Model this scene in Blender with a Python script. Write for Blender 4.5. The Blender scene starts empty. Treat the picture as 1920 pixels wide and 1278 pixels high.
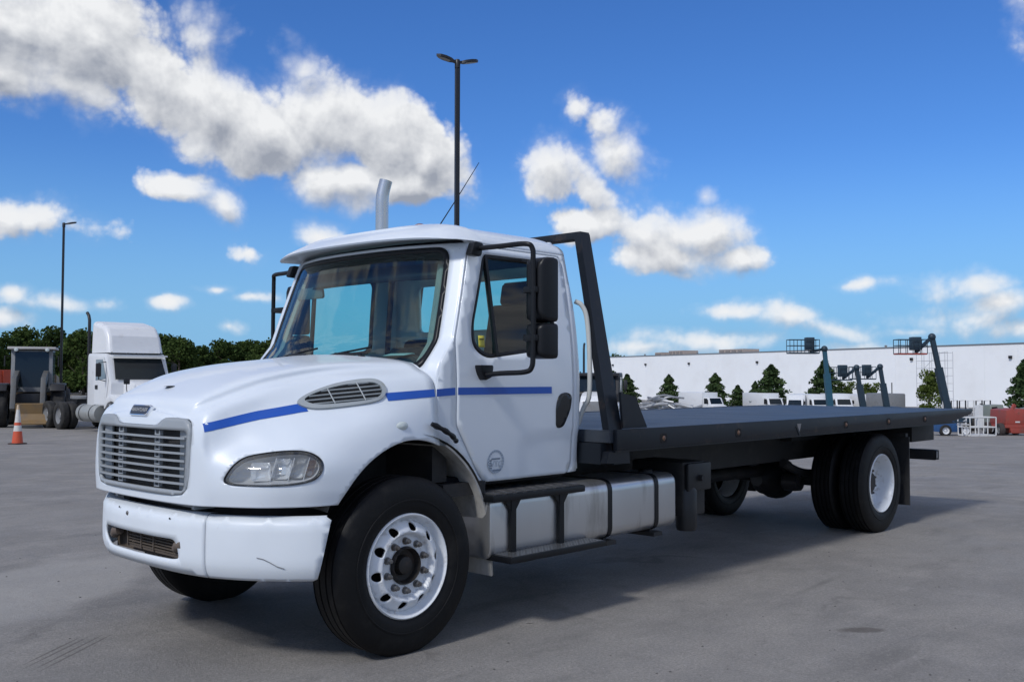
import bpy, bmesh, math, random
import numpy as np
from mathutils import Vector, Matrix
from mathutils.geometry import delaunay_2d_cdt

random.seed(7); np.random.seed(7)
scene = bpy.context.scene
COL = scene.collection
R = math.radians

# ------------------------------------------------------------------ camera
CAM = Vector((-3.7744, -5.5504, 1.5934))
_yaw, _pitch, _roll = 0.8102, 0.0373, 0.0021
_f = Vector((math.sin(_yaw)*math.cos(_pitch), math.cos(_yaw)*math.cos(_pitch), math.sin(_pitch)))
_r0 = Vector((math.cos(_yaw), -math.sin(_yaw), 0)); _u0 = _r0.cross(_f)
_r = _r0*math.cos(_roll) + _u0*math.sin(_roll); _u = _u0*math.cos(_roll) - _r0*math.sin(_roll)
cam_data = bpy.data.cameras.new('camera')
cam = bpy.data.objects.new('camera', cam_data); COL.objects.link(cam)
cam_data.sensor_width = 36.0; cam_data.lens = 36.0*1856.8/1920
cam_data.clip_start = 0.05; cam_data.clip_end = 6000
m3 = Matrix((_r, _u, -_f)).transposed()
cam.matrix_world = Matrix.Translation(CAM) @ m3.to_4x4()
scene.camera = cam

# ------------------------------------------------------------------ exposure, sun
scene.view_settings.view_transform = 'Standard'
try: scene.view_settings.look = 'None'
except Exception: pass
scene.view_settings.gamma = 1.0
scene.view_settings.use_curve_mapping = False
scene.view_settings.exposure = EXPOSURE = -0.04
scene.render.engine = 'CYCLES'
scene.cycles.max_bounces = 8; scene.cycles.transparent_max_bounces = 12
scene.cycles.use_denoising = True

SUN_EL, SUN_AZ = R(43), math.atan2(-1.12, -0.16)        # azimuth measured from +Y towards +X
sun_dir = Vector((math.sin(SUN_AZ)*math.cos(SUN_EL), math.cos(SUN_AZ)*math.cos(SUN_EL), math.sin(SUN_EL)))
sd = bpy.data.lights.new('sun', 'SUN'); sd.energy = 2.3; sd.angle = R(8.0); sd.color = (1.0, 0.98, 0.95)
sun = bpy.data.objects.new('sun', sd); COL.objects.link(sun)
sun.rotation_euler = sun_dir.to_track_quat('Z', 'Y').to_euler()
sun.location = (-20, -12, 25)

# ------------------------------------------------------------------ world: sky with fair weather cumulus
def build_world():
    w = bpy.data.worlds.new('World'); scene.world = w; w.use_nodes = True
    nt = w.node_tree; N = nt.nodes; L = nt.links; N.clear()
    out = N.new('ShaderNodeOutputWorld'); bg = N.new('ShaderNodeBackground')
    L.new(bg.outputs[0], out.inputs[0]); bg.inputs[1].default_value = 0.13
    sky = N.new('ShaderNodeTexSky'); sky.sky_type = 'NISHITA'; sky.sun_disc = False
    sky.sun_elevation = SUN_EL; sky.sun_rotation = SUN_AZ
    sky.air_density = 1.0; sky.dust_density = 0.25; sky.ozone_density = 2.2; sky.altitude = 100
    hsv = N.new('ShaderNodeHueSaturation'); hsv.inputs['Saturation'].default_value = 1.12
    hsv.inputs['Value'].default_value = 1.22
    L.new(sky.outputs[0], hsv.inputs['Color'])
    tint = N.new('ShaderNodeMix'); tint.data_type = 'RGBA'; tint.blend_type = 'MULTIPLY'; tint.inputs['Factor'].default_value = 1.0
    tint.inputs['B'].default_value = (.315, .515, .82, 1); L.new(hsv.outputs[0], tint.inputs['A'])
    # direction -> (azimuth, elevation) plane, in radians
    tc = N.new('ShaderNodeTexCoord')
    sep = N.new('ShaderNodeSeparateXYZ'); L.new(tc.outputs['Generated'], sep.inputs[0])
    def math_(op, a, b=None, c=None, clamp=False):
        n = N.new('ShaderNodeMath'); n.operation = op; n.use_clamp = clamp
        for i, v in enumerate((a, b, c)):
            if v is None: continue
            if isinstance(v, (int, float)): n.inputs[i].default_value = v
            else: L.new(v, n.inputs[i])
        return n.outputs[0]
    az = math_('ARCTAN2', sep.outputs[0], sep.outputs[1]); el = math_('ARCSINE', sep.outputs[2])
    hz = N.new('ShaderNodeMapRange'); hz.interpolation_type = 'SMOOTHSTEP'; L.new(el, hz.inputs['Value'])
    hz.inputs['From Min'].default_value = -.02; hz.inputs['From Max'].default_value = .235; hz.inputs['To Min'].default_value = .96; hz.inputs['To Max'].default_value = 0
    hmix = N.new('ShaderNodeMix'); hmix.data_type = 'RGBA'; L.new(hz.outputs[0], hmix.inputs['Factor']); L.new(tint.outputs['Result'], hmix.inputs['A'])
    hmix.inputs['B'].default_value = (1.75, 3.75, 6.0, 1)                       # pale blue of the air near the horizon
    comb = N.new('ShaderNodeCombineXYZ'); L.new(az, comb.inputs[0]); L.new(el, comb.inputs[1])
    # density of cloud at a point of that plane
    g = bpy.data.node_groups.new('cloud_density', 'ShaderNodeTree')
    g.interface.new_socket('P', in_out='INPUT', socket_type='NodeSocketVector')
    g.interface.new_socket('D', in_out='OUTPUT', socket_type='NodeSocketFloat')
    gN, gL = g.nodes, g.links
    gi = gN.new('NodeGroupInput'); go = gN.new('NodeGroupOutput')
    def gm(op, a, b=None, c=None, clamp=False):
        n = gN.new('ShaderNodeMath'); n.operation = op; n.use_clamp = clamp
        for i, v in enumerate((a, b, c)):
            if v is None: continue
            if isinstance(v, (int, float)): n.inputs[i].default_value = v
            else: gL.new(v, n.inputs[i])
        return n.outputs[0]
    # warp
    wn = gN.new('ShaderNodeTexNoise'); wn.inputs['Scale'].default_value = 9; wn.inputs['Detail'].default_value = 2
    gL.new(gi.outputs[0], wn.inputs['Vector'])
    vs = gN.new('ShaderNodeVectorMath'); vs.operation = 'SUBTRACT'; gL.new(wn.outputs['Color'], vs.inputs[0]); vs.inputs[1].default_value = (.5, .5, .5)
    vm = gN.new('ShaderNodeVectorMath'); vm.operation = 'MULTIPLY_ADD'; gL.new(vs.outputs[0], vm.inputs[0]); vm.inputs[1].default_value = (.05, .035, 0)
    gL.new(gi.outputs[0], vm.inputs[2])
    P = vm.outputs[0]
    acc = None; frames = {}
    def rot_frame(q):
        if q not in frames:
            mp = gN.new('ShaderNodeMapping'); mp.inputs['Rotation'].default_value = (0, 0, -q); gL.new(P, mp.inputs['Vector']); frames[q] = mp.outputs[0]
        return frames[q] if q else P
    for (a0, e0, rx, ry, rot, amp) in CLOUDS:
        c, s = math.cos(-rot), math.sin(-rot); ax, ay = a0*c-e0*s, a0*s+e0*c
        ma = gN.new('ShaderNodeVectorMath'); ma.operation = 'MULTIPLY_ADD'; gL.new(rot_frame(rot), ma.inputs[0])
        ma.inputs[1].default_value = (amp/rx, amp/ry, 0); ma.inputs[2].default_value = (-ax*amp/rx, -ay*amp/ry, 0)
        ln = gN.new('ShaderNodeVectorMath'); ln.operation = 'LENGTH'; gL.new(ma.outputs[0], ln.inputs[0])
        b = gm('SUBTRACT', amp, ln.outputs['Value'])
        acc = b if acc is None else gm('SMOOTH_MAX', acc, b, .12)
    acc = gm('MAXIMUM', acc, -.75)
    n1 = gN.new('ShaderNodeTexNoise'); n1.inputs['Scale'].default_value = 12; n1.inputs['Detail'].default_value = 7
    n1.inputs['Roughness'].default_value = .60; n1.inputs['Lacunarity'].default_value = 2.1
    gL.new(gi.outputs[0], n1.inputs['Vector'])
    vo = gN.new('ShaderNodeTexVoronoi'); vo.voronoi_dimensions = '2D'; vo.feature = 'F1'; vo.inputs['Scale'].default_value = 17; vo.inputs['Detail'].default_value = 3; vo.inputs['Roughness'].default_value = .55; vo.inputs['Lacunarity'].default_value = 2.2
    gL.new(P, vo.inputs['Vector'])                                             # cauliflower heads
    d = gm('ADD', gm('ADD', acc, gm('MULTIPLY_ADD', n1.outputs['Fac'], 1.35, -.62)), gm('MULTIPLY_ADD', vo.outputs['Distance'], -.52, .40))
    # the rest of the sky: the same weather, away from the part the clouds above fill
    mp = gN.new('ShaderNodeMapping'); mp.inputs['Scale'].default_value = (2.2, 4.2, 1); gL.new(P, mp.inputs['Vector'])
    n2 = gN.new('ShaderNodeTexNoise'); n2.inputs['Scale'].default_value = 1.6; n2.inputs['Detail'].default_value = 4; n2.inputs['Roughness'].default_value = .55
    gL.new(mp.outputs[0], n2.inputs['Vector'])
    sx = gN.new('ShaderNodeSeparateXYZ'); gL.new(gi.outputs[0], sx.inputs[0])
    off = gm('ABSOLUTE', gm('SUBTRACT', sx.outputs[0], _yaw))
    outm = gm('MAXIMUM', gm('MULTIPLY_ADD', off, 6, -3.6), gm('MULTIPLY_ADD', sx.outputs[1], 8, -3.6))
    outm = gm('MINIMUM', gm('MAXIMUM', outm, 0), 1)
    gen = gm('ADD', gm('MULTIPLY_ADD', n2.outputs['Fac'], 5.0, -2.35), gm('MULTIPLY_ADD', outm, 1.5, -1.5))
    d = gm('MAXIMUM', d, gen)
    gL.new(d, go.inputs[0])
    def dens(off):
        n = N.new('ShaderNodeGroup'); n.node_tree = g
        v = N.new('ShaderNodeVectorMath'); v.operation = 'ADD'; v.inputs[1].default_value = off
        L.new(comb.outputs[0], v.inputs[0]); L.new(v.outputs[0], n.inputs[0])
        return n.outputs[0]
    d0 = dens((0, 0, 0)); d1 = dens((-.006, .016, 0))
    mr = N.new('ShaderNodeMapRange'); mr.interpolation_type = 'SMOOTHSTEP'
    L.new(d0, mr.inputs['Value']); mr.inputs['From Min'].default_value = -.04; mr.inputs['From Max'].default_value = .40
    ms_ = N.new('ShaderNodeMapRange'); ms_.interpolation_type = 'SMOOTHSTEP'; L.new(d0, ms_.inputs['Value']); ms_.inputs['From Min'].default_value = -.34; ms_.inputs['From Max'].default_value = .80
    wn = N.new('ShaderNodeTexNoise'); wn.inputs['Scale'].default_value = 7.5; wn.inputs['Detail'].default_value = 2; L.new(comb.outputs[0], wn.inputs['Vector'])
    wr = N.new('ShaderNodeMapRange'); wr.interpolation_type = 'SMOOTHSTEP'; L.new(wn.outputs['Fac'], wr.inputs['Value']); wr.inputs['From Min'].default_value = .30; wr.inputs['From Max'].default_value = .56
    wm = math_('MULTIPLY', wr.outputs[0], math_('MULTIPLY_ADD', el, 9, -.15, clamp=True))          # veils near the horizon, crisp heaps higher up
    am = N.new('ShaderNodeMix'); L.new(wm, am.inputs['Factor']); L.new(ms_.outputs[0], am.inputs['A']); L.new(mr.outputs[0], am.inputs['B'])
    alpha = math_('MULTIPLY', am.outputs['Result'], math_('MULTIPLY_ADD', el, 30, .35, clamp=True))
    t = math_('ADD', math_('MULTIPLY', math_('SUBTRACT', d0, d1), .95), math_('MULTIPLY_ADD', d0, -.30, .78), clamp=True)
    cm = N.new('ShaderNodeMix'); cm.data_type = 'RGBA'
    cm.inputs['A'].default_value = (2.6, 2.85, 3.4, 1); cm.inputs['B'].default_value = (6.9, 7.0, 7.15, 1)
    L.new(t, cm.inputs['Factor'])
    mix = N.new('ShaderNodeMix'); mix.data_type = 'RGBA'
    L.new(alpha, mix.inputs['Factor']); L.new(hmix.outputs['Result'], mix.inputs['A']); L.new(cm.outputs['Result'], mix.inputs['B'])
    L.new(mix.outputs['Result'], bg.inputs[0])

def sky_pt(px, py):
    """azimuth and elevation of a point of the photographed sky"""
    d = (_f + _r*((px-960)/1856.8) - _u*((py-639)/1856.8)).normalized()
    return math.atan2(d.x, d.y), math.asin(d.z)
CLOUDS = []
for (px, py, rx, ry, rot, amp) in [
    (40, 45, 270, 115, 0, 1.15), (170, 85, 200, 95, 10, 1.1), (-60, 130, 190, 60, 0, 1.0), (280, 135, 160, 85, 20, 1.05), (120, 165, 160, 40, 10, .7), (395, 195, 150, 92, 20, 1.05), (400, 80, 60, 45, 30, .42),
    (480, 240, 160, 80, 10, 1.1), (610, 230, 150, 95, 20, 1.05), (720, 265, 150, 100, 20, 1.1), (805, 290, 95, 90, 0, 1.0), (655, 335, 115, 55, 0, 1.0), (760, 340, 115, 48, 0, 1.0), (560, 130, 50, 30, 20, .4),
    (335, 350, 85, 45, 0, .85), (408, 380, 55, 38, 30, .7), (463, 475, 50, 24, 0, .5), (45, 412, 120, 34, 0, .52),
    (28, 550, 58, 24, 0, .72), (115, 565, 90, 18, 0, .5), (318, 577, 52, 22, 0, .72), (412, 546, 50, 14, 0, .5), (480, 560, 70, 14, 0, .5), (600, 445, 60, 38, 0, .85), (0, 590, 70, 20, 0, .45), (430, 612, 40, 16, 0, .45),
    (1045, 320, 105, 62, 6, 1.0), (1110, 360, 70, 50, 40, .75), (1160, 290, 75, 60, 20, .7), (1130, 240, 55, 35, 0, .55), (1070, 205, 26, 24, 40, .5),
    (1110, 415, 105, 40, 8, .95), (1310, 435, 105, 60, 12, 1.0), (1260, 470, 110, 42, 0, .85), (1390, 490, 75, 34, 4, .85), (1210, 440, 70, 36, 0, .7),
    (1355, 583, 75, 20, 0, .6), (1480, 592, 75, 32, 10, .7), (1540, 615, 90, 22, 10, .52), (1620, 530, 60, 12, 0, .45),
    (1880, 575, 90, 40, -8, .85), (1830, 545, 95, 32, 0, .5), (1800, 605, 110, 28, 0, .6), (1930, 620, 90, 26, 0, .7), (1700, 622, 60, 14, 0, .55), (1330, 640, 120, 22, 0, .6), (1220, 655, 90, 16, 0, .5), (1640, 655, 130, 14, 0, .5), (1340, 365, 26, 20, 30, .45), (1950, 20, 30, 40, 0, .25)]:
    a, e = sky_pt(px, py)
    if py < 345 and px < 900 and amp > .9: amp += .25
    if 1000 < px < 1420 and 220 < py < 500: amp += .1
    if py > 500 and px < 600: rx, ry, amp = rx*.78, ry*.78, amp*.95
    if rx < 100 and py > 330 and not 1000 < px < 1330: rx, ry = rx*.76, ry*.76
    CLOUDS.append((a, e, rx/1856.8, ry/1856.8, -R(10*round(rot/10)), amp))
build_world()
scene.world.cycles.sampling_method = 'NONE'

# ------------------------------------------------------------------ materials
MATS = {}
def _new(name):
    m = bpy.data.materials.new(name); m.use_nodes = True
    return m, m.node_tree.nodes, m.node_tree.links, m.node_tree.nodes['Principled BSDF']
def mat(name, col, rough=.5, metal=0., coat=0., var=.08, vscale=6., bump=0., bscale=60., spec=.5, dirt=None, dscale=3., dlo=.55, dhi=.8, rvar=.08, coord='Object', emit=None, stretch=None):
    """painted, rubber, metal or plastic surface: a base colour with soft variation, optional fine relief and grime"""
    if name in MATS: return MATS[name]
    m, N, L, b = _new(name)
    tc = N.new('ShaderNodeTexCoord'); co = tc.outputs[coord]
    if stretch:
        mp = N.new('ShaderNodeMapping'); mp.inputs['Scale'].default_value = stretch; L.new(co, mp.inputs[0]); co = mp.outputs[0]
    n = N.new('ShaderNodeTexNoise'); n.inputs['Scale'].default_value = vscale; n.inputs['Detail'].default_value = 5
    L.new(co, n.inputs['Vector'])
    mx = N.new('ShaderNodeMix'); mx.data_type = 'RGBA'
    mx.inputs['A'].default_value = tuple(c*(1-var) for c in col)+(1,); mx.inputs['B'].default_value = tuple(min(1, c*(1+var)) for c in col)+(1,)
    L.new(n.outputs['Fac'], mx.inputs['Factor']); colo = mx.outputs['Result']
    rr = N.new('ShaderNodeMapRange'); rr.inputs['To Min'].default_value = max(.02, rough-rvar); rr.inputs['To Max'].default_value = min(1, rough+rvar)
    L.new(n.outputs['Fac'], rr.inputs['Value']); rgh = rr.outputs[0]
    if dirt:
        d = N.new('ShaderNodeTexNoise'); d.inputs['Scale'].default_value = dscale; d.inputs['Detail'].default_value = 9; d.inputs['Roughness'].default_value = .65
        L.new(co, d.inputs['Vector'])
        dr = N.new('ShaderNodeMapRange'); dr.inputs['From Min'].default_value = dlo; dr.inputs['From Max'].default_value = dhi
        L.new(d.outputs['Fac'], dr.inputs['Value'])
        m2 = N.new('ShaderNodeMix'); m2.data_type = 'RGBA'; m2.inputs['B'].default_value = tuple(dirt)+(1,)
        L.new(dr.outputs[0], m2.inputs['Factor']); L.new(colo, m2.inputs['A']); colo = m2.outputs['Result']
    L.new(colo, b.inputs['Base Color']); L.new(rgh, b.inputs['Roughness'])
    b.inputs['Metallic'].default_value = metal; b.inputs['Specular IOR Level'].default_value = spec
    b.inputs['Coat Weight'].default_value = coat; b.inputs['Coat Roughness'].default_value = .06
    if emit: b.inputs['Emission Color'].default_value = tuple(emit[:3])+(1,); b.inputs['Emission Strength'].default_value = emit[3]
    if bump:
        bn = N.new('ShaderNodeTexNoise'); bn.inputs['Scale'].default_value = bscale; bn.inputs['Detail'].default_value = 4
        L.new(co, bn.inputs['Vector'])
        bp = N.new('ShaderNodeBump'); bp.inputs['Strength'].default_value = bump; bp.inputs['Distance'].default_value = .01
        L.new(bn.outputs['Fac'], bp.inputs['Height']); L.new(bp.outputs[0], b.inputs['Normal'])
    MATS[name] = m
    return m
def glass_mat(name, tint, refl=1.0, rough=.02, haze=0.):
    """thin window pane: tinted see-through with mirror reflection at grazing angles"""
    if name in MATS: return MATS[name]
    m, N, L, b = _new(name); N.remove(b)
    out = [n for n in N if n.type == 'OUTPUT_MATERIAL'][0]
    tr = N.new('ShaderNodeBsdfTransparent'); tr.inputs[0].default_value = tuple(tint)+(1,)
    gl = N.new('ShaderNodeBsdfGlossy'); gl.inputs['Roughness'].default_value = rough; gl.inputs[0].default_value = (1, 1, 1, 1)
    ge = N.new('ShaderNodeNewGeometry'); dt = N.new('ShaderNodeVectorMath'); dt.operation = 'DOT_PRODUCT'; L.new(ge.outputs['Incoming'], dt.inputs[0]); L.new(ge.outputs['Normal'], dt.inputs[1])
    ab = N.new('ShaderNodeMath'); ab.operation = 'ABSOLUTE'; L.new(dt.outputs['Value'], ab.inputs[0])
    om = N.new('ShaderNodeMath'); om.operation = 'SUBTRACT'; om.inputs[0].default_value = 1; L.new(ab.outputs[0], om.inputs[1])
    pw = N.new('ShaderNodeMath'); pw.operation = 'POWER'; L.new(om.outputs[0], pw.inputs[0]); pw.inputs[1].default_value = 5
    mu = N.new('ShaderNodeMath'); mu.operation = 'MULTIPLY_ADD'; mu.inputs[1].default_value = .92*refl; mu.inputs[2].default_value = .05*refl; mu.use_clamp = True
    L.new(pw.outputs[0], mu.inputs[0])
    mx = N.new('ShaderNodeMixShader'); L.new(mu.outputs[0], mx.inputs[0]); L.new(tr.outputs[0], mx.inputs[1]); L.new(gl.outputs[0], mx.inputs[2])
    fin = mx.outputs[0]
    if haze:
        tc = N.new('ShaderNodeTexCoord'); n = N.new('ShaderNodeTexNoise'); n.inputs['Scale'].default_value = 3; n.inputs['Detail'].default_value = 8
        L.new(tc.outputs['Object'], n.inputs['Vector'])
        df = N.new('ShaderNodeBsdfDiffuse'); df.inputs[0].default_value = (.5, .5, .48, 1)
        mr = N.new('ShaderNodeMapRange'); mr.inputs['From Min'].default_value = .35; mr.inputs['From Max'].default_value = .8; mr.inputs['To Max'].default_value = haze
        L.new(n.outputs['Fac'], mr.inputs['Value'])
        m2 = N.new('ShaderNodeMixShader'); L.new(mr.outputs[0], m2.inputs[0]); L.new(fin, m2.inputs[1]); L.new(df.outputs[0], m2.inputs[2]); fin = m2.outputs[0]
    L.new(fin, out.inputs[0])
    MATS[name] = m
    return m

# ------------------------------------------------------------------ mesh helpers
class MB:
    """collects shapes; build() links them as one mesh object"""
    def __init__(s): s.v = []; s.f = []
    def add(s, v, f):
        o = len(s.v); s.v += [tuple(map(float, p)) for p in v]; s.f += [tuple(i+o for i in q) for q in f]; return s
    def box(s, x0, x1, y0, y1, z0, z1, bev=0.):
        if x1 < x0: x0, x1 = x1, x0
        if y1 < y0: y0, y1 = y1, y0
        if z1 < z0: z0, z1 = z1, z0
        b = min(bev, .49*(x1-x0), .49*(y1-y0), .49*(z1-z0))
        if b <= 0:
            v = [(x, y, z) for x in (x0, x1) for y in (y0, y1) for z in (z0, z1)]
            return s.add(v, [(0, 1, 3, 2), (4, 6, 7, 5), (0, 4, 5, 1), (2, 3, 7, 6), (0, 2, 6, 4), (1, 5, 7, 3)])
        bm = bmesh.new(); bmesh.ops.create_cube(bm, size=1)
        for q in bm.verts: q.co = ((x0+x1)/2+q.co.x*(x1-x0), (y0+y1)/2+q.co.y*(y1-y0), (z0+z1)/2+q.co.z*(z1-z0))
        bmesh.ops.bevel(bm, geom=bm.edges[:], offset=b, segments=2, profile=.6, affect='EDGES')
        bm.verts.index_update()
        s.add([q.co[:] for q in bm.verts], [[q.index for q in f.verts] for f in bm.faces]); bm.free()
        return s
    def prism(s, poly, y0, y1, axis='y', bev=0.):
        """polygon extruded along an axis; poly is (x,z) for y, (y,z) for x, (x,y) for z"""
        n = len(poly)
        mk = {'y': lambda a, b, t: (a, t, b), 'x': lambda a, b, t: (t, a, b), 'z': lambda a, b, t: (a, b, t)}[axis]
        v = [mk(a, b, y0) for a, b in poly]+[mk(a, b, y1) for a, b in poly]
        f = [tuple(range(n)), tuple(range(2*n-1, n-1, -1))]+[(i, (i+1) % n+0, (i+1) % n+n, i+n) for i in range(n)]
        bm = bmesh.new(); vs = [bm.verts.new(p) for p in v]
        for q in f: bm.faces.new([vs[i] for i in q])
        bmesh.ops.recalc_face_normals(bm, faces=bm.faces[:])
        if bev: bmesh.ops.bevel(bm, geom=bm.edges[:], offset=bev, segments=2, profile=.6, affect='EDGES')
        bm.verts.index_update()
        s.add([q.co[:] for q in bm.verts], [[q.index for q in f.verts] for f in bm.faces]); bm.free()
        return s
    def tube(s, path, r, seg=10, caps=True, closed=False):
        P = [Vector(p) for p in path]; n = len(P)
        rr = r if hasattr(r, '__len__') else [r]*n
        T = []
        for i in range(n):
            a = P[(i-1) % n] if (closed or i > 0) else P[i]; b = P[(i+1) % n] if (closed or i < n-1) else P[i]
            T.append((b-a).normalized())
        up = Vector((0, 0, 1)) if abs(T[0].z) < .9 else Vector((1, 0, 0))
        nn = T[0].cross(up).normalized(); v = []
        for i in range(n):
            if i: 
                q = T[i-1].rotation_difference(T[i]); nn = q @ nn
            bb = T[i].cross(nn).normalized()
            for k in range(seg):
                a = 2*math.pi*k/seg; v.append(P[i]+(nn*math.cos(a)+bb*math.sin(a))*rr[i])
        f = []
        m = n if closed else n-1
        for i in range(m):
            j = (i+1) % n
            for k in range(seg): f.append((i*seg+k, i*seg+(k+1) % seg, j*seg+(k+1) % seg, j*seg+k))
        if caps and not closed: f += [tuple(range(seg-1, -1, -1)), tuple(range((n-1)*seg, n*seg))]
        return s.add(v, f)
    def lathe(s, prof, c=(0, 0, 0), axis='y', seg=48, close=False):
        """profile of (radius, height along the axis)"""
        n = len(prof); v = []
        for k in range(seg):
            a = 2*math.pi*k/seg; ca, sa = math.cos(a), math.sin(a)
            for r, h in prof:
                p = {'y': (r*ca, h, r*sa), 'z': (r*ca, r*sa, h), 'x': (h, r*ca, r*sa)}[axis]
                v.append((c[0]+p[0], c[1]+p[1], c[2]+p[2]))
        f = []
        for k in range(seg):
            k2 = (k+1) % seg
            for i in range(n if close else n-1):
                j = (i+1) % n; f.append((k*n+i, k*n+j, k2*n+j, k2*n+i))
        return s.add(v, f)
    def ball(s, c, r, seg=12, sz=1.):
        pr = [(max(1e-4, r*math.sin(math.pi*i/8)), -r*sz*math.cos(math.pi*i/8)) for i in range(9)]
        return s.lathe(pr, c, 'z', seg)
    def beam(s, a, b, w, h=None):
        """square bar from a to b"""
        a, b = Vector(a), Vector(b); h = h or w; t = (b-a).normalized()
        up = Vector((0, 0, 1)) if abs(t.z) < .95 else Vector((0, 1, 0))
        n = t.cross(up).normalized(); u = n.cross(t)
        v = [p+n*i*w/2+u*j*h/2 for p in (a, b) for i, j in ((-1, -1), (1, -1), (1, 1), (-1, 1))]
        return s.add(v, [(3, 2, 1, 0), (4, 5, 6, 7), (0, 1, 5, 4), (1, 2, 6, 5), (2, 3, 7, 6), (3, 0, 4, 7)])
    def mirror_y(s):
        s.v = [(x, -y, z) for x, y, z in s.v]; s.f = [tuple(reversed(q)) for q in s.f]; return s
    def build(s, name, m, parent=None, angle=35, recalc=True):
        me = bpy.data.meshes.new(name); me.from_pydata(s.v, [], s.f)
        return mesh_obj(name, me, m, parent, angle, recalc)
def mesh_obj(name, me, m, parent=None, angle=35, recalc=True):
    if recalc:
        bm = bmesh.new(); bm.from_mesh(me); bmesh.ops.recalc_face_normals(bm, faces=bm.faces[:]); bm.to_mesh(me); bm.free()
    if angle:
        me.polygons.foreach_set('use_smooth', [True]*len(me.polygons)); me.set_sharp_from_angle(angle=R(angle))
    me.materials.append(m); me.update()
    o = bpy.data.objects.new(name, me); COL.objects.link(o); o.parent = parent
    return o
def thing(name, label, cat, loc=(0, 0, 0), rz=0., group=None):
    o = bpy.data.objects.new(name, None); COL.objects.link(o); o.empty_display_size = .3
    o.location = loc; o.rotation_euler = (0, 0, rz); o['label'] = label; o['category'] = cat
    if group: o['group'] = group
    return o
def tag(o, label, cat, group=None):
    o['label'] = label; o['category'] = cat
    if group: o['group'] = group
    return o
def copy_tree(o, parent=None):
    c = o.copy(); COL.objects.link(c); c.parent = parent
    for ch in [x for x in o.children]: copy_tree(ch, c)
    return c
def spline(pts, n=8, closed=False):
    """Catmull-Rom through the points"""
    P = [np.array(p, float) for p in pts]; out = []; m = len(P)
    for i in range(m if closed else m-1):
        p1, p2 = P[i], P[(i+1) % m]
        p0 = P[(i-1) % m] if (closed or i > 0) else 2*p1-p2
        p3 = P[(i+2) % m] if (closed or i < m-2) else 2*p2-p1
        for k in range(n):
            t = k/n
            out.append(.5*((2*p1)+(-p0+p2)*t+(2*p0-5*p1+4*p2-p3)*t*t+(-p0+3*p1-3*p2+p3)*t**3))
    if not closed: out.append(P[-1])
    return [tuple(p) for p in out]
def roundpoly(pts, r, n=5):
    """polygon with its corners rounded"""
    out = []; m = len(pts)
    for i in range(m):
        p = np.array(pts[i], float); a = np.array(pts[i-1], float)-p; b = np.array(pts[(i+1) % m], float)-p
        ri = r[i] if hasattr(r, '__len__') else r
        la, lb = np.linalg.norm(a), np.linalg.norm(b); d = min(ri, .48*la, .48*lb)
        s0, s1 = p+a/la*d, p+b/lb*d
        for k in range(n+1):
            t = k/n; out.append(tuple((1-t)**2*s0+2*t*(1-t)*p+t*t*s1))
    return out
def densify(poly, step, closed=True):
    out = []; m = len(poly)
    for i in range(m if closed else m-1):
        a = np.array(poly[i], float); b = np.array(poly[(i+1) % m], float)
        k = max(1, int(math.ceil(np.linalg.norm(b-a)/step)))
        for j in range(k): out.append(tuple(a+(b-a)*j/k))
    if not closed: out.append(tuple(poly[-1]))
    return out
def inside(px, py, poly):
    P = np.array(poly); x0, y0 = P[:, 0], P[:, 1]; x1, y1 = np.roll(x0, -1), np.roll(y0, -1)
    r = np.zeros(px.shape, bool)
    for a, b, c, d in zip(x0, y0, x1, y1):
        cnd = ((b > py) != (d > py))
        with np.errstate(divide='ignore', invalid='ignore'):
            r ^= cnd & (px < (c-a)*(py-b)/(d-b)+a)
    return r
def panel_mesh(outline, holes, fn, step, sy=None):
    """sheet: a polygon with holes in a flat parameter plane, meshed finely and mapped to space by fn(a, b) -> xyz"""
    sy = sy or step
    outline = densify(outline, min(step, sy)*.8); holes = [densify(h, min(step, sy)*.8) for h in holes]
    pts = []; edges = []
    for loop in [outline]+holes:
        o = len(pts); pts += loop; edges += [(o+i, o+(i+1) % len(loop)) for i in range(len(loop))]
    O = np.array(outline); a0, b0 = O.min(0); a1, b1 = O.max(0)
    ga, gb = np.meshgrid(np.arange(a0+step*.5, a1, step), np.arange(b0+sy*.5, b1, sy)); ga = ga.ravel(); gb = gb.ravel()
    ok = inside(ga, gb, outline)
    for h in holes: ok &= ~inside(ga, gb, h)
    ga, gb = ga[ok], gb[ok]
    B = np.array(pts); keep = np.ones(len(ga), bool)
    for i in range(0, len(ga), 2000):
        dd = ((ga[i:i+2000, None]-B[None, :, 0])/step)**2+((gb[i:i+2000, None]-B[None, :, 1])/sy)**2
        keep[i:i+2000] = dd.min(1) > .2
    pts += list(zip(ga[keep], gb[keep]))
    r = delaunay_2d_cdt([Vector(p) for p in pts], edges, [], 0, 1e-6)
    V = np.array([(p.x, p.y) for p in r[0]]); F = [tuple(f) for f in r[2]]
    C = np.array([V[list(f)].mean(0) for f in F])
    ok = inside(C[:, 0], C[:, 1], outline)
    for h in holes: ok &= ~inside(C[:, 0], C[:, 1], h)
    F = [f for f, k in zip(F, ok) if k]
    return [tuple(map(float, fn(a, b))) for a, b in V], F
def panel(name, outline, holes, fn, step, m, parent=None, thick=.02, angle=40, mirror=False, outward=(0, -1, 0), sy=None):
    v, f = panel_mesh(outline, holes, fn, step, sy)
    return sheet(name, v, f, m, parent, thick, angle, mirror, outward)
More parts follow.
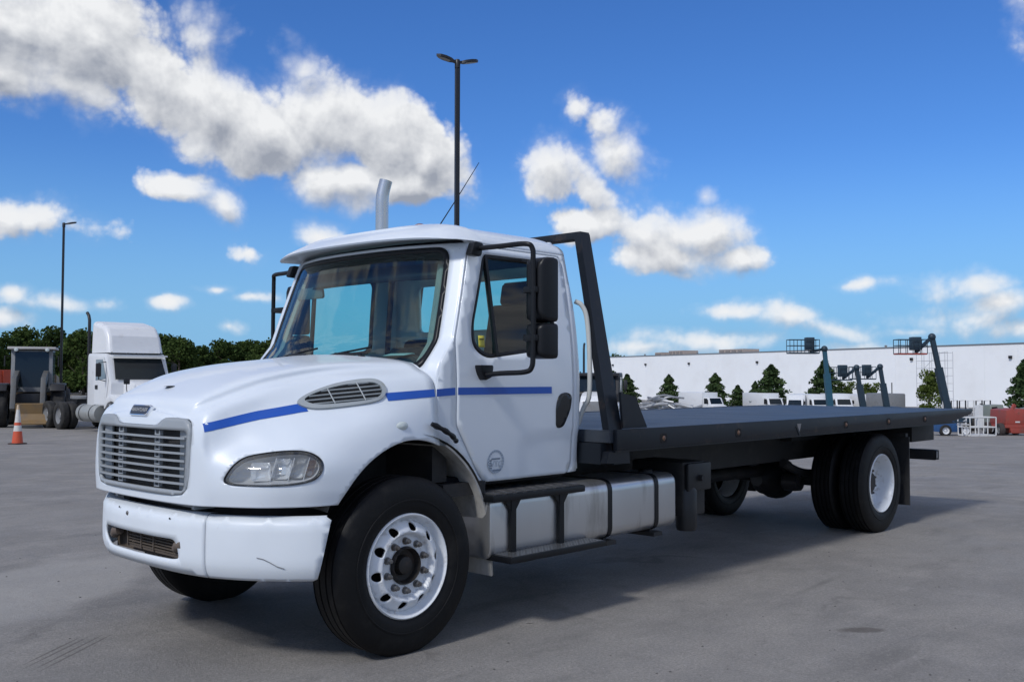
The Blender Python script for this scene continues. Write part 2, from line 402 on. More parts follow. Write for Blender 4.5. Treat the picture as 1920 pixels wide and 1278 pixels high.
def sheet(name, v, f, m, parent=None, thick=.02, angle=40, mirror=False, outward=(0, -1, 0)):
    me = bpy.data.meshes.new(name); me.from_pydata(v, [], f)
    bm = bmesh.new(); bm.from_mesh(me)
    if mirror:
        g = bmesh.ops.duplicate(bm, geom=bm.verts[:]+bm.edges[:]+bm.faces[:])['geom']
        for q in g:
            if isinstance(q, bmesh.types.BMVert): q.co.y = -q.co.y
        bmesh.ops.remove_doubles(bm, verts=bm.verts[:], dist=5e-4)
    loose = [q for q in bm.verts if not q.link_faces]
    bmesh.ops.delete(bm, geom=loose, context='VERTS')
    bmesh.ops.recalc_face_normals(bm, faces=bm.faces[:])
    bm.normal_update()
    s = sum((fc.normal.dot(Vector(outward)))*fc.calc_area() for fc in bm.faces if (not mirror or fc.calc_center_median().y < 0))
    if s < 0: bmesh.ops.reverse_faces(bm, faces=bm.faces[:])
    bm.to_mesh(me); bm.free()
    o = mesh_obj(name, me, m, parent, angle, recalc=False)
    if thick:
        md = o.modifiers.new('thickness', 'SOLIDIFY'); md.thickness = thick; md.offset = -1; md.use_even_offset = False
    return o
def text(name, body, size, m, parent, mw, depth=.002):
    """raised or printed lettering, as a mesh"""
    c = bpy.data.curves.new(name, 'FONT'); c.body = body; c.size = size; c.extrude = depth; c.align_x = 'CENTER'; c.align_y = 'CENTER'; c.resolution_u = 3
    tmp = bpy.data.objects.new('tmp_text', c); COL.objects.link(tmp)
    me = bpy.data.meshes.new_from_object(tmp.evaluated_get(bpy.context.evaluated_depsgraph_get())); bpy.data.objects.remove(tmp)
    me.materials.clear(); me.materials.append(m); me.name = name
    o = bpy.data.objects.new(name, me); COL.objects.link(o); o.parent = parent; o.matrix_local = mw
    return o
def frame(o, x, y):
    """matrix with origin o, x axis and y axis as given"""
    x = Vector(x).normalized(); z = x.cross(Vector(y)).normalized(); y = z.cross(x)
    M_ = Matrix((x, y, z)).transposed().to_4x4(); M_.translation = Vector(o); return M_

# ------------------------------------------------------------------ the lie of the land
FH = Vector((_f.x, _f.y, 0)).normalized(); RH = Vector((FH.y, -FH.x, 0))
def sst(a, b, x): t = min(1, max(0, (x-a)/(b-a))); return t*t*(3-2*t)
def lin(a, b, x): return min(1, max(0, (x-a)/(b-a)))
def gz(x, y):
    d = (x-CAM.x)*FH.x+(y-CAM.y)*FH.y; l = (x-CAM.x)*RH.x+(y-CAM.y)*RH.y
    w = sst(-.05, .2, l/d) if d > 1 else .5
    return -(w*(1.7*lin(13, 57, d)+.9*lin(57, 130, d)+3.0*lin(130, 290, d))+(1-w)*(.34*lin(13, 37, d)+.3*lin(37, 150, d)))
def place(px, d, dz=0.):
    """a spot on the ground seen towards column px of the photograph, d metres away"""
    p = Vector((CAM.x, CAM.y, 0))+FH*d+RH*(d*(px-960)/1856.8)
    return Vector((p.x, p.y, gz(p.x, p.y)+dz))
def yaw_to(r, f):
    """rotation about z that turns local -y towards r to the right of, f away from the camera"""
    v = RH*r+FH*f; return math.atan2(v.x, -v.y)

# ------------------------------------------------------------------ ground
def build_ground():
    m, N, L, b = _new('yard_paving')
    tc = N.new('ShaderNodeTexCoord'); co = tc.outputs['Object']
    def noise(s, det=6, rough=.6, stretch=None, rot=0):
        c = co
        if stretch:
            mp = N.new('ShaderNodeMapping'); mp.inputs['Scale'].default_value = stretch; mp.inputs['Rotation'].default_value = (0, 0, rot); L.new(co, mp.inputs[0]); c = mp.outputs[0]
        n = N.new('ShaderNodeTexNoise'); n.inputs['Scale'].default_value = s; n.inputs['Detail'].default_value = det; n.inputs['Roughness'].default_value = rough
        L.new(c, n.inputs['Vector']); return n.outputs['Fac']
    def ramp(v, a, c, lo=0., hi=1.):
        r = N.new('ShaderNodeMapRange'); r.interpolation_type = 'SMOOTHSTEP'; r.inputs['From Min'].default_value = a; r.inputs['From Max'].default_value = c
        r.inputs['To Min'].default_value = lo; r.inputs['To Max'].default_value = hi; L.new(v, r.inputs['Value']); return r.outputs[0]
    def mixc(f, A, B, mode='MIX'):
        x = N.new('ShaderNodeMix'); x.data_type = 'RGBA'; x.blend_type = mode
        for k, v in (('Factor', f), ('A', A), ('B', B)):
            if isinstance(v, tuple): x.inputs[k].default_value = v+(1,)
            elif isinstance(v, float): x.inputs[k].default_value = v
            else: L.new(v, x.inputs[k])
        return x.outputs['Result']
    def mth(op, a, c):
        x = N.new('ShaderNodeMath'); x.operation = op
        for i, v in enumerate((a, c)):
            if isinstance(v, (int, float)): x.inputs[i].default_value = v
            else: L.new(v, x.inputs[i])
        return x.outputs[0]
    c = mixc(ramp(noise(.22, 5), .3, .7), (.215, .203, .190), (.285, .269, .250))
    c = mixc(ramp(noise(1.1, 7, .65), .42, .68), c, (.325, .303, .278))
    c = mixc(ramp(noise(.6, 6, .6, (1, 3.5, 1), _yaw), .50, .76, 0, .75), c, (.165, .156, .148))       # long dusty drag marks
    c = mixc(ramp(noise(.9, 8, .7, (1, 4.5, 1), -.5), .56, .72, 0, .7), c, (.37, .347, .32))
    c = mixc(ramp(noise(5, 8, .7), .52, .75, 0, .55), c, (.150, .142, .135))
    c = mixc(ramp(noise(24, 8, .75), .50, .72, 0, .65), c, (.40, .375, .345))                    # grit
    c = mixc(ramp(noise(95, 3, .7), .58, .70, 0, .8), c, (.10, .095, .09))
    c = mixc(ramp(noise(55, 5, .8), .40, .60, .0, .42), c, (.12, .113, .105))                  # aggregate
    c = mixc(ramp(noise(47, 5, .8), .56, .70, 0, .6), c, (.42, .40, .37))
    vo = N.new('ShaderNodeTexVoronoi'); vo.feature = 'DISTANCE_TO_EDGE'; vo.inputs['Scale'].default_value = .33
    wv = N.new('ShaderNodeVectorMath'); wv.operation = 'MULTIPLY_ADD'; nz = N.new('ShaderNodeTexNoise'); nz.inputs['Scale'].default_value = 1.3; nz.inputs['Detail'].default_value = 6; L.new(co, nz.inputs['Vector'])
    L.new(nz.outputs['Color'], wv.inputs[0]); wv.inputs[1].default_value = (1.1, 1.1, 0); L.new(co, wv.inputs[2]); L.new(wv.outputs[0], vo.inputs['Vector'])
    crack = mth('MULTIPLY', ramp(vo.outputs['Distance'], .012, .002), ramp(noise(.45, 4), .50, .64, 0, .32))
    c = mixc(crack, c, (.085, .078, .072))                                                   # hairline cracks
    def spot(x, y, rx, ry, rot=0., soft=.35, wob=.35, ws=3.):
        mp = N.new('ShaderNodeMapping'); mp.vector_type = 'TEXTURE'; mp.inputs['Location'].default_value = (x, y, 0); mp.inputs['Scale'].default_value = (rx, ry, 1); mp.inputs['Rotation'].default_value = (0, 0, rot)
        L.new(co, mp.inputs[0])
        ms = N.new('ShaderNodeVectorMath'); ms.operation = 'MULTIPLY'; ms.inputs[1].default_value = (1, 1, 0); L.new(mp.outputs[0], ms.inputs[0])
        ln = N.new('ShaderNodeVectorMath'); ln.operation = 'LENGTH'; L.new(ms.outputs[0], ln.inputs[0])
        n = N.new('ShaderNodeTexNoise'); n.inputs['Scale'].default_value = ws; n.inputs['Detail'].default_value = 6; L.new(co, n.inputs['Vector'])
        v = mth('ADD', ln.outputs['Value'], mth('MULTIPLY', mth('SUBTRACT', n.outputs['Fac'], .5), wob*2))
        r = N.new('ShaderNodeMapRange'); r.interpolation_type = 'SMOOTHSTEP'; r.inputs['From Min'].default_value = 1; r.inputs['From Max'].default_value = 1-soft; L.new(v, r.inputs['Value'])
        return r.outputs[0]
    c = mixc(mth('MULTIPLY', spot(2.36, -2.78, .20, .085, -.72, .5, .3, 6), .62), c, (.075, .062, .05))     # oil spot
    c = mixc(mth('MULTIPLY', spot(1.02, -1.15, .03, .012, -.7, .5, .2), .9), c, (.03, .03, .03))
    c = mixc(mth('MULTIPLY', spot(3.4, -1.95, .75, .05, .1, .9, .5, 4), .25), c, (.08, .075, .07))
    c = mixc(mth('MULTIPLY', spot(-.75, 2.3, 1.6, .75, .75, .35, .45, 1.2), .5), c, (.40, .38, .35))         # pale scraped patch
    c = mixc(mth('MULTIPLY', spot(.2, .2, 1.0, 2.2, 0, .8, .4, 1.2), .35), c, (.09, .085, .08))              # wide soft dark patch under the engine
    # tyre tracks in the dust, in front of the truck
    def track(x, y, rot, ln_, w_):
        return spot(x, y, ln_, w_, rot, .5, .10, 9)
    for k, o in enumerate((-.085, -.035, .03, .075)):
        a = TRACK_ANG; x, y = TRACK_C[0]-math.sin(a)*o, TRACK_C[1]+math.cos(a)*o
        c = mixc(mth('MULTIPLY', track(x, y, a, .50-.04*k, .011), .6), c, (.085, .072, .062))
    L.new(c, b.inputs['Base Color'])
    rg = ramp(noise(.8, 5), .35, .7, .72, .95); L.new(rg, b.inputs['Roughness'])
    b.inputs['Specular IOR Level'].default_value = .3
    hs = mth('SUBTRACT', mth('ADD', mth('MULTIPLY', noise(70, 6, .75), .8), mth('MULTIPLY', noise(6, 6, .7), 1.2)), mth('MULTIPLY', crack, .5))
    bp = N.new('ShaderNodeBump'); bp.inputs['Strength'].default_value = .8; bp.inputs['Distance'].default_value = .012
    L.new(hs, bp.inputs['Height']); L.new(bp.outputs[0], b.inputs['Normal'])
    # one sheet to the horizon: rings about the camera
    rad = [0, .8, 1.6, 2.6, 3.8, 5, 6.5, 8, 10, 12, 14, 17, 20, 24, 28, 33, 38, 45, 52, 60, 70, 82, 96, 112, 130, 150, 175, 210, 260, 340, 480, 700, 1100, 1800, 3000, 4800]
    n = 180; v = [(CAM.x, CAM.y, 0)]; f = []
    for r in rad[1:]:
        for k in range(n):
            a = 2*math.pi*k/n; x, y = CAM.x+r*math.cos(a), CAM.y+r*math.sin(a)
            v.append((x, y, gz(x, y)))
    for k in range(n): f.append((0, 1+k, 1+(k+1) % n))
    for i in range(len(rad)-2):
        o = 1+i*n
        for k in range(n): f.append((o+k, o+n+k, o+n+(k+1) % n, o+(k+1) % n))
    me = bpy.data.meshes.new('ground'); me.from_pydata(v, [], f)
    g = mesh_obj('ground', me, m, None, 60); g['kind'] = 'structure'
    if me.polygons[0].normal.z < 0:
        me.flip_normals()
    # loose grit and pebbles on the paving near the camera
    st = MB()
    for i in range(420):
        d = 2.2+9*random.random()**1.5; l = d*random.uniform(-.56, .56); p = Vector((CAM.x, CAM.y, 0))+FH*d+RH*l
        if -1.2 < p.x < 9 and -1.3 < p.y < 1.3: continue
        s_ = random.uniform(.003, .011); a = random.random()*6
        q = [(p.x+s_*math.cos(a+t)*random.uniform(.7, 1.2), p.y+s_*math.sin(a+t)*random.uniform(.7, 1.2), .001) for t in (0, 1.3, 2.6, 3.9, 5.1)]
        st.add(q+[(p.x, p.y, s_*.8)], [(i_, (i_+1) % 5, 5) for i_ in range(5)])
    o = st.build('gravel', mat('grit', (.10, .095, .09), .9, var=.5, vscale=9), None, 0); o['kind'] = 'stuff'; o['label'] = 'loose grit scattered on the grey yard paving'
TRACK_C = (-1.34, .36); TRACK_ANG = .66
build_ground()

# ------------------------------------------------------------------ materials of the flatbed truck
white = mat('white_paint', (.69, .74, .79), .36, coat=.3, var=.035, vscale=3, rvar=.07, dirt=(.45, .43, .40), dscale=5, dlo=.66, dhi=.95, bump=.012, bscale=5)
white_bump = mat('white_bumper_paint', (.69, .735, .775), .45, coat=.0, var=.04, vscale=4, dirt=(.40, .38, .35), dscale=7, dlo=.64, dhi=.92, bump=.02, bscale=8)
blue = mat('blue_tape', (.012, .085, .42), .35, var=.08)
grey_pl = mat('grille_grey', (.30, .325, .345), .42, var=.08, dirt=(.22, .22, .21), dscale=9, dlo=.6, dhi=.85)
vent_grey = mat('vent_grey', (.33, .36, .37), .45, var=.08, dirt=(.25, .26, .22), dscale=14, dlo=.55, dhi=.8)
black = mat('black_plastic', (.006, .007, .009), .40, spec=.3, var=.2, dirt=(.03, .029, .027), dscale=6, dlo=.62, dhi=.92)
black_g = mat('black_gloss', (.012, .013, .015), .22, var=.15)
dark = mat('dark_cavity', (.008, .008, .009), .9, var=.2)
rubber = mat('tyre_rubber', (.006, .006, .0065), .55, spec=.22, var=.25, vscale=10, dirt=(.030, .028, .025), dscale=4, dlo=.52, dhi=.9, bump=.2, bscale=50)
rim_w = mat('white_wheel_paint', (.72, .745, .77), .33, var=.08, vscale=9, dirt=(.30, .25, .20), dscale=13, dlo=.55, dhi=.82, bump=.03, bscale=25)
steel = mat('worn_steel', (.20, .195, .19), .42, metal=.8, var=.2, dirt=(.10, .06, .04), dscale=14, dlo=.48, dhi=.75)
hubm = mat('hub_iron', (.030, .027, .025), .55, metal=.3, var=.3, dirt=(.10, .06, .04), dscale=8)
alu = mat('brushed_aluminium', (.58, .59, .60), .30, metal=.85, var=.07, vscale=3, dirt=(.20, .19, .17), dscale=4.5, dlo=.50, dhi=.82, stretch=(1, 1, .22))
chrome = mat('chrome', (.78, .79, .80), .10, metal=1., var=.04)
deckm = mat('deck_steel', (.030, .040, .056), .5, metal=.1, var=.22, vscale=1.6, dirt=(.075, .078, .08), dscale=2.2, dlo=.5, dhi=.9, bump=.08, bscale=18)
railm = mat('bed_rail_paint', (.008, .011, .016), .42, spec=.35, var=.25, vscale=3, dirt=(.055, .040, .032), dscale=7, dlo=.57, dhi=.80, bump=.05, bscale=14)
framem = mat('chassis_black', (.013, .013, .014), .62, var=.3, dirt=(.05, .045, .04), dscale=4, dlo=.5, dhi=.85)
flap_w = mat('skirt_plastic', (.42, .41, .38), .6, var=.12, vscale=5, dirt=(.10, .09, .075), dscale=4, dlo=.42, dhi=.72, stretch=(1, 1, .4))
liner = mat('wheel_well_liner', (.075, .072, .066), .8, var=.35, vscale=4, dirt=(.20, .185, .16), dscale=6, dlo=.45, dhi=.75)
treadpl = mat('tread_plate', (.16, .165, .17), .4, metal=.7, var=.2, dirt=(.06, .055, .05), dscale=6)
amber = mat('amber_lens', (.50, .16, .03), .2, var=.1)
clear_l = mat('clear_lens', (.55, .60, .58), .15, var=.1)
inter = mat('cab_interior', (.006, .0075, .011), .8, var=.15, spec=.12)
inter_g = mat('dash_grey', (.024, .028, .032), .7, var=.12, spec=.15)
trim_beige = mat('pillar_trim', (.24, .235, .22), .7, var=.15, vscale=7, stretch=(3, 3, .5))
ws_glass = glass_mat('windscreen_glass', (.64, .88, .86), .9, .01, .03)
side_glass = glass_mat('side_glass', (.58, .86, .82), .9, .01, .02)
lens_glass = glass_mat('lamp_lens', (.94, .96, .97), .8, .05, .30)
yellow = mat('yellow_sticker', (.55, .50, .06), .5, var=.1)
decalm = mat('decal_ink', (.13, .17, .23), .5, var=.1)
brownm = mat('dusty_brown', (.10, .078, .06), .8, var=.25, vscale=12)

T = thing('flatbed_truck', 'white day-cab flatbed truck with blue stripe and long empty black deck', 'truck', (0, 0, 0))

# ---------------- hood: one sculpted shell, spline surface through section tables
SEC = {
 -1.06: [(0.6, 0.9), (0.615, 1.0), (0.62, 1.12), (0.615, 1.23), (0.59, 1.31), (0.54, 1.355), (0.46, 1.375), (0.4, 1.387), (0.2, 1.405), (0, 1.41)],
 -1.0: [(0.73, 0.9), (0.75, 1.0), (0.735, 1.1), (0.675, 1.21), (0.655, 1.33), (0.61, 1.4), (0.52, 1.425), (0.472, 1.461), (0.23, 1.474), (0, 1.478)],
 -0.88: [(0.92, 0.9), (0.94, 1.0), (0.925, 1.1), (0.775, 1.225), (0.69, 1.355), (0.65, 1.445), (0.56, 1.475), (0.512, 1.521), (0.25, 1.538), (0, 1.545)],
 -0.75: [(1.03, 0.9), (1.05, 1.0), (1.04, 1.11), (0.905, 1.24), (0.745, 1.38), (0.69, 1.485), (0.6, 1.525), (0.552, 1.573), (0.27, 1.594), (0, 1.6)],
 -0.6: [(1.1, 0.9), (1.12, 1.0), (1.11, 1.13), (1.005, 1.27), (0.83, 1.4), (0.73, 1.53), (0.64, 1.57), (0.592, 1.618), (0.29, 1.64), (0, 1.645)],
 -0.35: [(1.135, 0.9), (1.15, 1.0), (1.14, 1.16), (1.08, 1.31), (0.94, 1.42), (0.8, 1.57), (0.69, 1.615), (0.642, 1.662), (0.31, 1.686), (0, 1.692)],
 -0.1: [(1.14, 0.9), (1.15, 1.02), (1.145, 1.18), (1.1, 1.33), (1.01, 1.45), (0.9, 1.585), (0.78, 1.64), (0.707, 1.688), (0.34, 1.712), (0, 1.721)],
 0.285: [(1.1, 0.9), (1.1, 1.05), (1.085, 1.2), (1.065, 1.35), (1.05, 1.47), (1.015, 1.585), (0.93, 1.649), (0.8072, 1.6986), (0.4, 1.7386), (0, 1.748)]}
xs = sorted(SEC); NR = 10
G = np.zeros((len(xs)+2, NR, 3))
for i, x in enumerate(xs):
    for r_, (y, z) in enumerate(SEC[x]): G[i+2, r_] = (x, -y, z)
G[-1, 5:, 0] = (.28, .25, .23, .17, .15)
G[2, :, 0] = (-1.06, -1.06, -1.06, -1.058, -1.053, -1.048, -1.045, -1.043, -1.041, -1.04)
c0x = (-1.10, -1.10, -1.10, -1.098, -1.094, -1.088, -1.081, -1.075, -1.066, -1.06)
for r_ in range(NR):
    y2, z2 = G[2, r_, 1], G[2, r_, 2]
    G[1, r_] = (c0x[r_]*.75+G[2, r_, 0]*.25, y2*.6, z2-(.004 if r_ > 7 else 0)); G[0, r_] = (c0x[r_], 0, z2-(.008 if r_ > 7 else 0))
def cr(P, t):
    n = len(P); i = int(min(max(math.floor(t), 0), n-2)); t = t-i
    p1, p2 = P[i], P[i+1]; p0 = P[i-1] if i > 0 else 2*p1-p2; p3 = P[i+2] if i+2 < n else 2*p2-p1
    return .5*((2*p1)+(-p0+p2)*t+(2*p0-5*p1+4*p2-p3)*t*t+(-p0+3*p1-3*p2+p3)*t**3)
NC = len(G)
# u = 0 is the plane of symmetry: mirror a ghost column so the nose is round
GH = np.concatenate([G[1:2]*np.array([1, -1, 1]), G], 0)
def S(u, v):
    col = [cr(GH[:, k], u+1) for k in range(max(0, int(v)-1), min(NR, int(v)+3))]
    k0 = max(0, int(v)-1)
    full = np.zeros((NR, 3)); 
    for k, c in enumerate(col): full[k0+k] = c
    i = int(min(max(math.floor(v), 0), NR-2)); t = v-i
    g = lambda k: full[k] if k0 <= k < k0+len(col) else cr(GH[:, k], u+1)
    p1, p2 = g(i), g(i+1); p0 = g(i-1) if i > 0 else 2*p1-p2
    p3 = g(i+2) if i+2 < NR else p1*np.array([1, -1, 1])
    q = .5*((2*p1)+(-p0+p2)*t+(2*p0-5*p1+4*p2-p3)*t*t+(-p0+3*p1-3*p2+p3)*t**3)
    if u < 1e-9 or v > NR-1-1e-9: q[1] = 0
    return q
_gu, _gv = np.meshgrid(np.linspace(0, NC-1, 64), np.linspace(0, NR-1, 64)); _gp = np.array([S(a, b) for a, b in zip(_gu.ravel(), _gv.ravel())])
def inv(tx, tz, ax=(0, 2), want=None):
    """(u, v) of the hood point with two given coordinates"""
    d = (_gp[:, ax[0]]-tx)**2+(_gp[:, ax[1]]-tz)**2
    if want is not None: d = d+np.where(want(_gp), 0, 9)
    k = int(d.argmin()); u, v = _gu.ravel()[k], _gv.ravel()[k]
    for _ in range(12):
        p = S(u, v); e = np.array([p[ax[0]]-tx, p[ax[1]]-tz])
        if abs(e).max() < 1e-5: break
        h = 1e-4; a = (S(min(u+h, NC-1), v)-S(max(u-h, 0), v)); b_ = (S(u, min(v+h, NR-1))-S(u, max(v-h, 0)))
        J = np.array([[a[ax[0]], b_[ax[0]]], [a[ax[1]], b_[ax[1]]]])/(2*h)
        try: s_ = np.linalg.solve(J, -e)
        except Exception: break
        s_ = np.clip(s_, -.3, .3); u = min(max(u+s_[0], 0), NC-1); v = min(max(v+s_[1], 0), NR-1)
    return u, v
AC, AR = (.05, .62), .61                                   # wheel arch
side_w = lambda g: g[:, 1] < -.85
a0 = math.asin((.90-AC[1])/AR); a1 = math.acos((.285-AC[0])/AR)
arch = [(AC[0]+AR*math.cos(math.pi-a), AC[1]+AR*math.sin(math.pi-a)) for a in np.linspace(a0, math.pi-a1, 26)]
auv = [inv(x, z, want=side_w) for x, z in arch]
auv[0] = (auv[0][0], 0.); auv[-1] = (NC-1., auv[-1][1])
hood_out = [(0., 0.)]+auv+[(NC-1., NR-1.), (0., NR-1.)]
front_w = lambda g: g[:, 0] < -1.0
gr_half = [(0, .945), (.40, .945), (.50, .955), (.545, .99), (.562, 1.06), (.57, 1.2), (.566, 1.30), (.545, 1.345), (.50, 1.366), (.40, 1.372), (.325, 1.368), (.285, 1.352), (.25, 1.328), (.20, 1.322), (0, 1.322)]
guv = [inv(-y, z, (1, 2), front_w) for y, z in gr_half]
guv = [(max(u, 0.), v) for u, v in guv]
# the grille opening touches the plane of symmetry, so it is part of the outline
hood_out = [(0., 0.)]+auv+[(NC-1., NR-1.), (0., NR-1.), (0., guv[-1][1])]+list(reversed(guv[1:-1]))+[(0., guv[0][1])]
HL = [(-.986, 1.044), (-.972, 1.087), (-.945, 1.127), (-.896, 1.163), (-.822, 1.184), (-.736, 1.197), (-.655, 1.195), (-.607, 1.170), (-.588, 1.132), (-.602, 1.084), (-.64, 1.046), (-.716, 1.025), (-.807, 1.018), (-.922, 1.018), (-.972, 1.024)]
HL = [t[:2] for t in spline(HL, 4, True)]
hluv = [inv(x, z, want=lambda g: g[:, 2] < 1.28) for x, z in HL]
panel('hood', hood_out, [hluv], S, .11, white, T, .018, 50, mirror=True, outward=(-.3, -1, .5), sy=.14)

def on_hood(x, z, off=0., want=side_w):
    u, v = inv(x, z, want=want); p = S(u, v); h = 1e-3
    a = S(min(u+h, NC-1), v)-S(max(u-h, 0), v); b_ = S(u, min(v+h, NR-1))-S(u, max(v-h, 0)); n = np.cross(a, b_); n /= np.linalg.norm(n)
    if n[1] > 0: n = -n
    return p+n*off, n
hood_side = lambda g: g[:, 1] < -.55
# blue stripe along the hood side and the doors
zs = lambda x: float(np.interp(x, [-1.05, -.87, -.766, -.55, -.06, .25, .455, 2], [1.338, 1.380, 1.405, 1.445, 1.502, 1.522, 1.533, 1.535]))
def side_w_(z): return 1.045-.11*max(0, (z-1.55)/.92)**1.6-.025*max(0, (1.5-z)/.6)**2
def cab_side(x, z, off=0.):
    w = side_w_(z)
    if x > 1.6: w -= .06*((x-1.6)/.1)**2*.6
    if x > 1.0: zc = 1.18+.05*(x-1); w -= .010*sst(1.0, 1.15, x)*(1-sst(zc-.014, zc+.014, z))
    return np.array([x, -w-off, z])
for sg in (1, -1):
    fin = (lambda b: b.mirror_y()) if sg < 0 else (lambda b: b)
    for xa, xb in ((-1.03, -.52), (-.06, .279)):
        n = 14; X = np.linspace(xa, xb, n); vv = []
        for x in X:
            zt = zs(x)
            for k in range(4): vv.append(on_hood(x, zt-.046*k/3, .0025, hood_side)[0])
        fin(MB().add(vv, [(i*4+k, i*4+k+1, i*4+5+k, i*4+4+k) for i in range(n-1) for k in range(3)])).build('blue_stripe', blue, T, 40, recalc=False)
    for xa, xb, o_ in ((.292, .447, .003), (.466, 1.35, .008)):
        n = 10; X = np.linspace(xa, xb, n); vv = []
        for x in X:
            for k in range(2): vv.append(cab_side(x, zs(x)-.046*k, o_))
        fin(MB().add(vv, [(i*2, i*2+1, i*2+3, i*2+2) for i in range(n-1)])).build('blue_stripe', blue, T, 40, recalc=False)

# hood vents
def hood_vent(sg):
    oc = spline([(-.553, 1.455), (-.473, 1.501), (-.338, 1.546), (-.211, 1.572), (-.10, 1.581), (-.052, 1.562), (-.045, 1.523), (-.083, 1.475), (-.156, 1.447), (-.313, 1.424), (-.462, 1.411), (-.53, 1.422)], 4, True)
    cx = np.mean([p[0] for p in oc]); cz = np.mean([p[1] for p in oc])
    ic = [(cx+.02+(p[0]-cx-.02)*.86, cz+(p[1]-cz)*.74) for p in oc]; n = len(oc); mb = MB()
    rings = [(oc, .001), ([(a*.96+b*.04, c*.96+d*.04) for (a, c), (b, d) in zip(oc, ic)], .014), (ic, .016), (ic, .002)]
    vv = []
    for ring, off in rings:
        for x, z in ring: vv.append(on_hood(x, z, off, hood_side)[0])
    mb.add(vv, [(k*n+i, k*n+(i+1) % n, (k+1)*n+(i+1) % n, (k+1)*n+i) for k in range(len(rings)-1) for i in range(n)])
    if sg < 0: mb.mirror_y()
    fr = mb.build('hood_vent', vent_grey, T, 50)
    mb = MB(); vv = [on_hood(cx, cz, .003, hood_side)[0]]+[on_hood(x, z, .003, hood_side)[0] for x, z in ic]
    mid = [on_hood(cx+(x-cx)*.5, cz+(z-cz)*.5, .003, hood_side)[0] for x, z in ic]; vv += mid
    mb.add(vv, [(0, 1+n+i, 1+n+(i+1) % n) for i in range(n)]+[(1+n+i, 1+i, 1+(i+1) % n, 1+n+(i+1) % n) for i in range(n)])
    if sg < 0: mb.mirror_y()
    mb.build('backing', dark, fr, 40)
    I = np.array(ic)
    def span(zf):            # slats follow the slope of the vent
        X = np.linspace(I[:, 0].min(), I[:, 0].max(), 90); Z = zf(X); ok = inside(X, Z, ic); return X[ok]
    for k in range(6):
        zf = lambda X, k=k: 1.432+.022*k+.095*(X+.30)
        X = span(zf)
        if len(X) < 4: continue
        X = np.linspace(X[0], X[-1], 10); vv = []
        for x in X:
            z = float(zf(x)); p, nn = on_hood(x, z, .004, hood_side); q = p+nn*.010
            vv += [p+np.array([0, 0, .0035]), q+np.array([0, 0, .003]), q-np.array([0, 0, .004]), p-np.array([0, 0, .0035])]
        mb = MB().add(vv, [(i*4+a, i*4+(a+1) % 4, i*4+4+(a+1) % 4, i*4+4+a) for i in range(9) for a in range(4)])
        if sg < 0: mb.mirror_y()
        mb.build('slat', vent_grey, fr, 30)
    for xb in (-.37, -.20):
        zz = np.linspace(1.40, 1.60, 60); ok = inside(np.full(60, xb), zz, ic); zz = zz[ok]
        pth = [on_hood(xb+.03*(1.5-z), z, .016, hood_side)[0] for z in np.linspace(zz[0], zz[-1], 6)]
        mb = MB().tube(pth, .004, 6)
        if sg < 0: mb.mirror_y()
        mb.build('rib', vent_grey, fr, 40)
hood_vent(1); hood_vent(-1)

